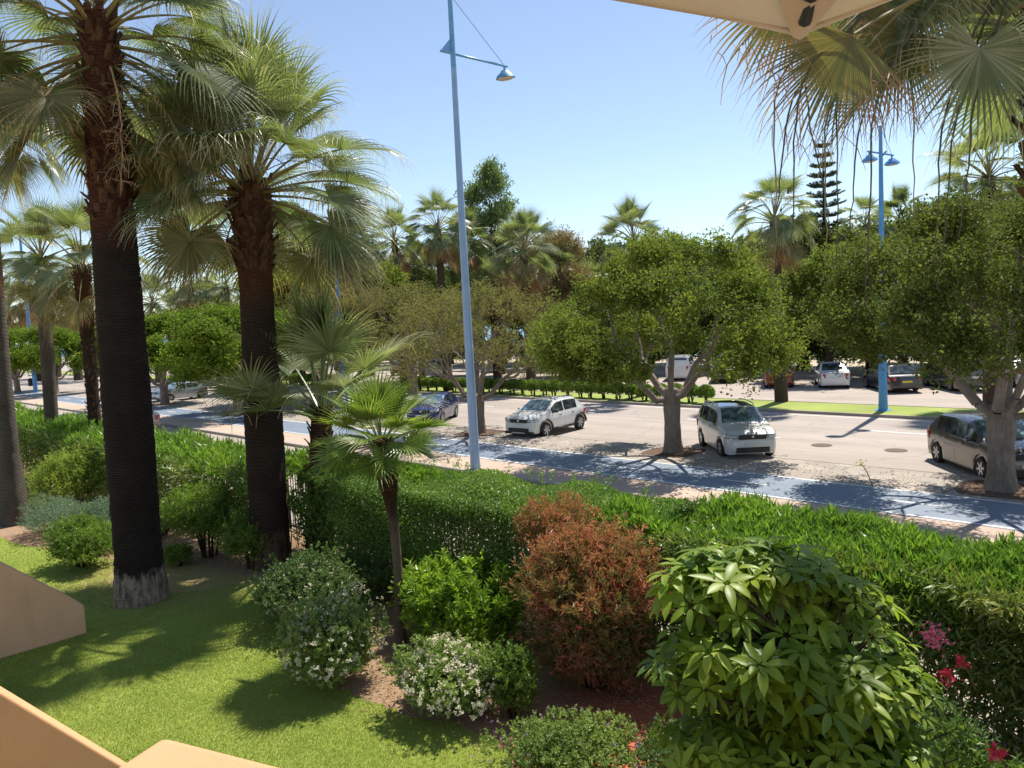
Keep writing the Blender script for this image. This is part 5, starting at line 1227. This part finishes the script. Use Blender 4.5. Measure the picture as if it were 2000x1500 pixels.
# ------------------------------------------------------------------ cars
def car(loc, heading, paint, label, Lc=4.1, Wc=1.75, Hc=1.5, wb=2.6, hood=.95, belt=.95, cowl=.98, roof0=1.75, roof1=3.3, tail=3.95, glassmat='glass_w', style='hatch',
        wheel=.31, cladding=False, rails=False, plate='plate', clear=.2, group='parked cars', rimm='rim', rooftint=None, front=.85, cmul=1.):
    """x runs from the nose (0) backwards; converted so the car faces +X with its centre at the origin"""
    o = empty('parked_car', (loc[0], loc[1], loc[2] if len(loc) > 2 else .005), label, 'car', group, math.radians(heading))
    hw = Wc/2; ax0 = front; ax1 = front+wb
    xs = sorted(set([round(v, 3) for v in list(np.linspace(0, Lc, 44))+[cowl, roof0, roof1, tail, ax0-.38, ax0+.38, ax1-.38, ax1+.38, ax0, ax1, .06, Lc-.06, .02]]))
    def top(x):
        pts = [(0, hood*.62), (.05, hood*.80), (.22, hood*.92), (cowl*.6, hood*1.0), (cowl, hood*1.07), (roof0, Hc-.05), ((roof0+roof1)/2, Hc), (roof1, Hc-.05), (tail, belt+.04), (Lc-.05, belt-.02), (Lc, belt*.62)]
        if style == 'sedan': pts = pts[:8]+[(tail, belt+.06), (Lc-.3, belt+.05), (Lc-.04, belt), (Lc, belt*.6)]
        if style == 'box': pts = pts[:8]+[(tail, Hc-.32), (Lc-.03, belt), (Lc, belt*.62)]
        a, b = zip(*pts); return float(np.interp(x, a, b))
    def belt_(x): return min(float(np.interp(x, [0, cowl, roof1, Lc], [hood*.72, belt-.02, belt+.03, belt])), top(x)-.035)
    def wid(x): return hw*float(np.interp(x, [0, .08, .35, .9, Lc-.6, Lc-.12, Lc], [.78, .88, .96, 1., 1., .95, .86]))
    def arch(x, base):
        z = base
        for a in (ax0, ax1):
            d = abs(x-a); Rr = wheel+.065
            if d < Rr: z = max(z, wheel+math.sqrt(Rr*Rr-d*d))
        return z
    rows = []
    for x in xs:
        zt = top(x); zb = belt_(x); w_ = wid(x); zl = clear+(.12 if x < .05 or x > Lc-.05 else 0); za = arch(x, zl); gh = zt-zb
        tw = w_*(1-.20*min(1, gh/.5)) # tumblehome
        rows.append([(0, zl+.02), (w_*.72, zl+.02), (w_*.955, za), (w_*.995, max(za+.02, .40*zb+.12)), (w_*1.0, max(za+.03, zb*.72)), (w_*.975, max(zb-.03, za+.04)), (w_*.955, zb+.004), (w_*.955*(1)+(tw-w_*.955)*.9-.01, zb+gh*.86), (tw*.86, zt-.012), (tw*.5, zt+.008*(gh > .1)), (0, zt+.014*(gh > .1))])
    nx, nc = len(xs), len(rows[0]); cx_ = ax0+wb/2
    def Vp(i, j, s): y, z = rows[i][j]; return (cx_-xs[i], s*y, z)
    V = []; F = []; idx = {}
    for i in range(nx):
        for s in (1, -1):
            for j in range(nc):
                if s == -1 and j in (0, nc-1): idx[(i, j, -1)] = idx[(i, j, 1)]; continue
                idx[(i, j, s)] = len(V); V.append(Vp(i, j, s))
    for i in range(nx-1):
        for s in (1, -1):
            for j in range(nc-1):
                q = (idx[(i, j, s)], idx[(i+1, j, s)], idx[(i+1, j+1, s)], idx[(i, j+1, s)]); F.append(q if s == 1 else q[::-1])
    for i in (0, nx-1):
        loop = [idx[(i, j, 1)] for j in range(nc)]+[idx[(i, j, -1)] for j in range(nc-2, 0, -1)]; F.append(tuple(loop))
    mb = MB(); mb.add(V, F); mb.build('body', paint, o, smooth=True, sharp=32)
    # glazing: panels lying a few mm proud of the body
    def panel(name, pts, mat, par=o, off=.006, grid=None):
        mb = MB(); mb.add(pts, grid or [tuple(range(len(pts)))]); ob = mb.build(name, mat, par, smooth=bool(grid)); return ob
    def side_window(xa, xb, s, nm='side_window'):
        n = 7; P = []; 
        for k in range(n):
            x = xa+(xb-xa)*k/(n-1); zt = top(x); zb = belt_(x); w_ = wid(x); gh = zt-zb; tw = w_*(1-.20*min(1, gh/.5)); y0, z0 = w_*.955, zb; y1, z1 = w_*.955+(tw-w_*.955)*.9-.01, zb+gh*.86
            for f in (.05, .93): P.append((cx_-x, s*(y0+(y1-y0)*f+.009), z0+(z1-z0)*f))
        panel(nm, P, M['glass'], grid=[(2*k, 2*k+1, 2*k+3, 2*k+2) for k in range(n-1)])
    xm = (cowl+roof1)/2+.12
    for s in (1, -1):
        side_window(cowl+.32, xm-.05, s); side_window(xm+.03, roof1-.02 if style != 'box' else roof1-.38, s)
        if style == 'box': side_window(roof1-.30, min(tail+.0, roof1+.15), s)
    def cross(xa, xb, nm, mat, m=8, fl=.03):
        P = []; n = 9; G = []
        for k in range(m):
            x = xa+(xb-xa)*k/(m-1); zt = top(x); zb = belt_(x); gh = zt-zb; tw = wid(x)*(1-.20*min(1, gh/.5))
            for q in range(n):
                t = -1+2*q/(n-1); y = tw*.86*t*.97; z = zt+np.interp(abs(t), [0, .58, 1], [.014, .008, -.012])+.012; P.append((cx_-x, y, z))
        for k in range(m-1):
            for q in range(n-1): G.append((k*n+q, k*n+q+1, (k+1)*n+q+1, (k+1)*n+q))
        return panel(nm, P, mat, grid=G)
    cross(cowl+.05, roof0-.04, 'windscreen', M[glassmat])
    cross(roof1+.05, tail-.08 if style != 'box' else tail-.02, 'rear_window', M['glass'], 5)
    if rooftint: cross(roof0+.1, roof1-.1, 'glass_roof', M[rooftint])
    def frontbox(nm, x, y0, y1, z0, z1, mat, dep=.05, rear=False):
        xx = (cx_-x) if not rear else (cx_-Lc+x); sg = 1 if not rear else -1
        mb = MB(); mb.box((xx+sg*(-dep/2+.012), (y0+y1)/2, (z0+z1)/2), (dep, abs(y1-y0), z1-z0)); ob = mb.build(nm, mat, o); bv = ob.modifiers.new('b', 'BEVEL'); bv.width = .012; bv.segments = 2; return ob
    hz = hood*.70
    frontbox('grille', .0, -hw*.5, hw*.5, hz+.0, hz+.15, M['blackplastic'], .12)
    frontbox('lower_grille', -.004, -hw*.62, hw*.62, clear+.06, clear+.24, M['blackplastic'], .08)
    if cladding: frontbox('bumper_trim', -.002, -hw*.86, hw*.86, clear-.02, clear+.08, M['blackplastic'], .22); frontbox('skid_plate', -.02, -hw*.4, hw*.4, clear+.0, clear+.06, M['rim'], .05)
    frontbox('number_plate', -.012, -.26, .26, clear+.28, clear+.39, M[plate], .03)
    mb = MB(); mb.lathe([(.045, 0), (.045, .012), (.03, .016)], (0, 0, 0), 14); mb.build('badge', M['chrome'], o, loc=(cx_-.0, 0, hz+.09), rot=(0, math.pi/2, 0))
    for s in (1, -1):
        # headlights wrap the corner
        mb = MB(); P = []
        for x, f in ((.035, .50), (.05, .72), (.13, .90), (.36, .985)):
            w_ = wid(x); y = s*(hw*f if x < .1 else w_*1.004); zt_ = hz+.155+.12*x; P.append((cx_-x+.012, y, hz+.02+.12*x)); P.append((cx_-x+.006, y, zt_))
        mb.add(P, [(0, 1, 3, 2), (2, 3, 5, 4), (4, 5, 7, 6)]); ob = mb.build('headlight', M['headlamp'], o, smooth=True); so = ob.modifiers.new('s', 'SOLIDIFY'); so.thickness = .02; so.offset = 0
        mb = MB(); mb.lathe([(.055, 0), (.055, .02), (.03, .025)], (0, 0, 0), 12); mb.build('fog_light', M['headlamp'], o, loc=(cx_-.05, s*hw*.66, clear+.22), rot=(0, math.pi/2, 0))
        mb = MB(); P = []
        for x, f in ((Lc-.02, .62), (Lc-.07, .84), (Lc-.16, .965), (Lc-.34, 1.)):
            w_ = wid(x); y = s*(hw*f if x > Lc-.1 else w_*1.004); P.append((cx_-x-.012, y, belt*.70)); P.append((cx_-x-.012, y, belt*.94))
        mb.add(P, [(0, 1, 3, 2), (2, 3, 5, 4), (4, 5, 7, 6)]); ob = mb.build('tail_light', M['taillamp'], o, smooth=True); so = ob.modifiers.new('s', 'SOLIDIFY'); so.thickness = .02; so.offset = 0
        xw = cowl+.42; mb = MB(); mb.tube([(cx_-xw, s*(hw*.93), belt+.02), (cx_-xw+.01, s*(hw+.06), belt+.07), (cx_-xw+.0, s*(hw+.17), belt+.09), (cx_-xw, s*(hw+.2), belt+.09)], [.02, .055, .075, .04], 8)
        ob = mb.build('mirror', M['blackplastic'] if cladding else paint, o, smooth=True)
        for a in (xm-.35, xm+.62):
            mb = MB(); mb.box((cx_-a, s*(wid(a)*.985+.012), belt-.13), (.17, .025, .028)); mb.build('door_handle', M['blackplastic'] if cladding else paint, o)
        mb = MB()
        for a in (cowl+.22, xm-.01, roof1+.02 if style == 'box' else roof1-.12):
            zt_ = belt_(a); P = []
            for f in (0., .5, 1.):
                z_ = clear+.12+(zt_-clear-.14)*f; yy = float(np.interp(f, [0, .35, .8, 1], [.985, .997, .995, .965]))*wid(a)+.003; P += [(cx_-a-.007, s*yy, z_), (cx_-a+.007, s*yy, z_)]
            if min(abs(a-ax0), abs(a-ax1)) > wheel+.06: mb.add(P, [(0, 1, 3, 2), (2, 3, 5, 4)])
        if mb.V: mb.build('door_gap', M['blackplastic'], o)
        if cladding:
            mb = MB()
            for a in (ax0, ax1):
                pts = []
                for k in range(11):
                    t = math.pi*k/10; pts.append((cx_-a+(wheel+.10)*math.cos(t), s*(wid(a)+.004), wheel+(wheel+.10)*math.sin(t)))
                mb.tube(pts, .045, 6)
            mb.tube([(cx_-ax0-wheel-.1, s*hw*.985, clear+.05), (cx_-ax1+wheel+.1, s*hw*.985, clear+.05)], .055, 6); mb.build('wheel_arch_trim', M['blackplastic'], o, smooth=True)
        if rails:
            mb = MB(); y = s*hw*.70; mb.tube([(cx_-roof0-.1, y, Hc-.04), (cx_-roof0-.25, y, Hc+.035), (cx_-(roof0+roof1)/2, y, Hc+.06), (cx_-roof1+.15, y, Hc+.035), (cx_-roof1+.02, y, Hc-.04)], .02, 6); mb.build('roof_rail', M['chrome' if not cladding else 'blackplastic'], o, smooth=True)
        for a in (ax0, ax1):
            wo = link('wheel', None, o); wo.location = (cx_-a, s*(hw-.10), wheel)
            Rw = wheel; mb = MB(); mb.lathe([(Rw*.62, -.09), (Rw*.95, -.095), (Rw, -.06), (Rw, .06), (Rw*.95, .095), (Rw*.66, .09)], (0, 0, 0), 28, 'y', False); mb.build('tyre', M['tyre'], wo, smooth=True, sharp=40)
            mb = MB(); mb.lathe([(Rw*.64, -.07), (Rw*.64, .07)], (0, 0, 0), 24, 'y'); mb.build('hub', M['darkrim'], wo, smooth=True, sharp=40)
            mb = MB()
            for k in range(6):
                t = 2*math.pi*k/6+.2; c, sn = math.cos(t), math.sin(t); ys = s*.078
                q = .035; P = [(c*.03-sn*q, ys, sn*.03+c*q), (c*Rw*.64-sn*q*.7, ys+s*.012, sn*Rw*.64+c*q*.7), (c*Rw*.64+sn*q*.7, ys+s*.012, sn*Rw*.64-c*q*.7), (c*.03+sn*q, ys, sn*.03-c*q)]
                mb.add(P+[(a_, ys-s*.03, b_) for a_, _, b_ in P], [(0, 1, 2, 3), (7, 6, 5, 4), (0, 4, 5, 1), (1, 5, 6, 2), (2, 6, 7, 3), (3, 7, 4, 0)])
            pr = [(Rw*.62, s*.075), (Rw*.66, s*.09), (Rw*.69, s*.088), (Rw*.66, s*.07)]; n = 24; Pv = []; Ff_ = []
            for r, h in pr:
                for k in range(n): t = 2*math.pi*k/n; Pv.append((r*math.cos(t), h, r*math.sin(t)))
            for i in range(3):
                for k in range(n): Ff_.append((i*n+k, i*n+(k+1) % n, (i+1)*n+(k+1) % n, (i+1)*n+k))
            mb.add(Pv, Ff_); mb.build('rim', M[rimm], wo)
    # rear plate, underbody
    frontbox('number_plate', -.012, -.26, .26, belt*.62, belt*.62+.11, M['plate_y' if plate == 'plate_y' else 'plate'], .03, rear=True)
    mb = MB(); mb.box((cx_-Lc/2, 0, clear+.14), (Lc-.5, Wc-.5, .2)); mb.build('underbody', M['carpets'], o)
    return o
white = paintm('white_car_paint', (.74, .74, .73)); white2 = paintm('pearl_white_paint', (.66, .66, .64))
silver = paintm('silver_paint', (.42, .46, .52), .5); blue = paintm('dark_blue_paint', (.012, .025, .13), .3); grey = paintm('grey_brown_paint', (.11, .105, .098), .6)
red = paintm('red_paint', (.22, .012, .012)); black = paintm('black_paint', (.008, .009, .013)); champagne = paintm('pale_copper_paint', (.45, .30, .25), .3); vanp = paintm('dark_green_grey_paint', (.02, .028, .026))

def from_front(px, py, hd, side, wb, W, yoff=0.):
    """centre of the car from the ground pixel of a front wheel; side=+1 if that wheel is the car's left"""
    x, y = at(px, py); h = math.radians(hd); u = (math.cos(h), math.sin(h)); l = (-u[1], u[0]); s = -(W/2-.1)*side
    return x-u[0]*wb/2+l[0]*s, y-u[1]*wb/2+l[1]*s
x, y = from_front(1065, 855, -84, 1, 2.59, 1.73)
car((x, y), -84, white, 'white hatchback with black wheel arches parked nose first beside the tall lamp post', 4.08, 1.76, 1.56, 2.59, hood=1.02, belt=1.0, cowl=1.0, roof0=1.75, roof1=3.25, tail=3.85, cladding=True, rails=True, clear=.26, wheel=.335, rimm='rim')
x, y = from_front(1411, 895, -45, -1, 2.58, 1.79)
car((x, y), -45, white2, 'boxy white car with a dark glass roof parked right of the middle street tree', 4.2, 1.80, 1.69, 2.58, hood=1.06, belt=1.04, cowl=1.05, roof0=1.72, roof1=3.65, tail=4.05, style='box', rails=True, clear=.24, wheel=.34, rooftint='glass')
x, y = from_front(1930, 938, -46, -1, 2.64, 1.8)
car((x, y), -50, grey, 'grey brown minivan partly hidden by the trunk of the rightmost street tree', 4.28, 1.81, 1.60, 2.64, hood=1.0, belt=1.0, cowl=.85, roof0=1.75, roof1=3.5, tail=4.1, clear=.18, wheel=.32)
x, y = from_front(333, 785, -84, 1, 2.56, 1.78)
car((x, y), -84, silver, 'silver hatchback parked behind the trunk of a small street tree at the left', 4.06, 1.78, 1.44, 2.56, cowl=1.05, roof0=1.85, roof1=3.2, tail=3.9)
x, y = from_front(862, 828, -57, 1, 2.6, 1.76); car((x, y), -57, blue, 'dark blue hatchback seen right of the small slim palm', 4.2, 1.76, 1.46, 2.6, cowl=1.05, roof0=1.85, roof1=3.25, tail=3.95)
x, y = at(255, 842); car((x, y), 184, champagne, 'pale copper car half hidden by the hedge beside the charred trunk', 4.2, 1.7, 1.32, 2.55, style='sedan', tail=3.6, roof1=2.9)
for px, py, hd, pt, lb, kw in (
    (1500, 757, 118, red, 'dark red car parked across the median under the middle tree', {}),
    (1606, 757, 118, white, 'white car seen from behind in the far row left of the black one', dict(style='sedan', roof1=2.9, tail=3.7, Lc=4.45)),
    (1722, 765, 128, black, 'black estate car with a yellow plate in the far row', dict(Lc=4.75, Wc=1.85, Hc=1.55, wb=2.8, plate='plate_y', wheel=.345, roof1=3.9, tail=4.45)),
    (1850, 762, 128, vanp, 'dark high van parked behind the branches of the rightmost street tree', dict(Lc=5.1, Wc=1.92, Hc=1.98, wb=3.2, belt=1.2, hood=1.15, style='box', cowl=.8, roof0=1.55, roof1=4.85, tail=5.0, wheel=.34)),
    (1990, 748, 128, silver, 'pale car at the right edge of the far row', {}),
    (1310, 742, 118, white, 'white van glimpsed through the middle street tree', dict(Lc=4.9, Wc=1.92, Hc=1.8, wb=3.0, belt=1.15, hood=1.1, style='box', cowl=.7, roof0=1.4, roof1=4.65, tail=4.8, wheel=.33)),
    (1395, 748, 118, black, 'dark car glimpsed under the middle street tree', {}),
    (832, 738, 118, white2, 'white car parked in the far row behind the small slim palm', dict(Hc=1.75, roof1=3.7, tail=4.0, style='box')),
    (770, 733, 118, black, 'black car parked in the far row left of the white one', {}),
    (410, 722, 105, white, 'white car in the far row between the two thick palm trunks', {}),
    (375, 724, 105, black, 'dark car in the far row next to the white one at the left', {}),
    ):
    x, y = at(px, py); y = min(y, 50.0); x, y = (x, y) if y < 50 else (x, 49.5)
    car((x, y+1.4), hd, pt, lb, **kw)
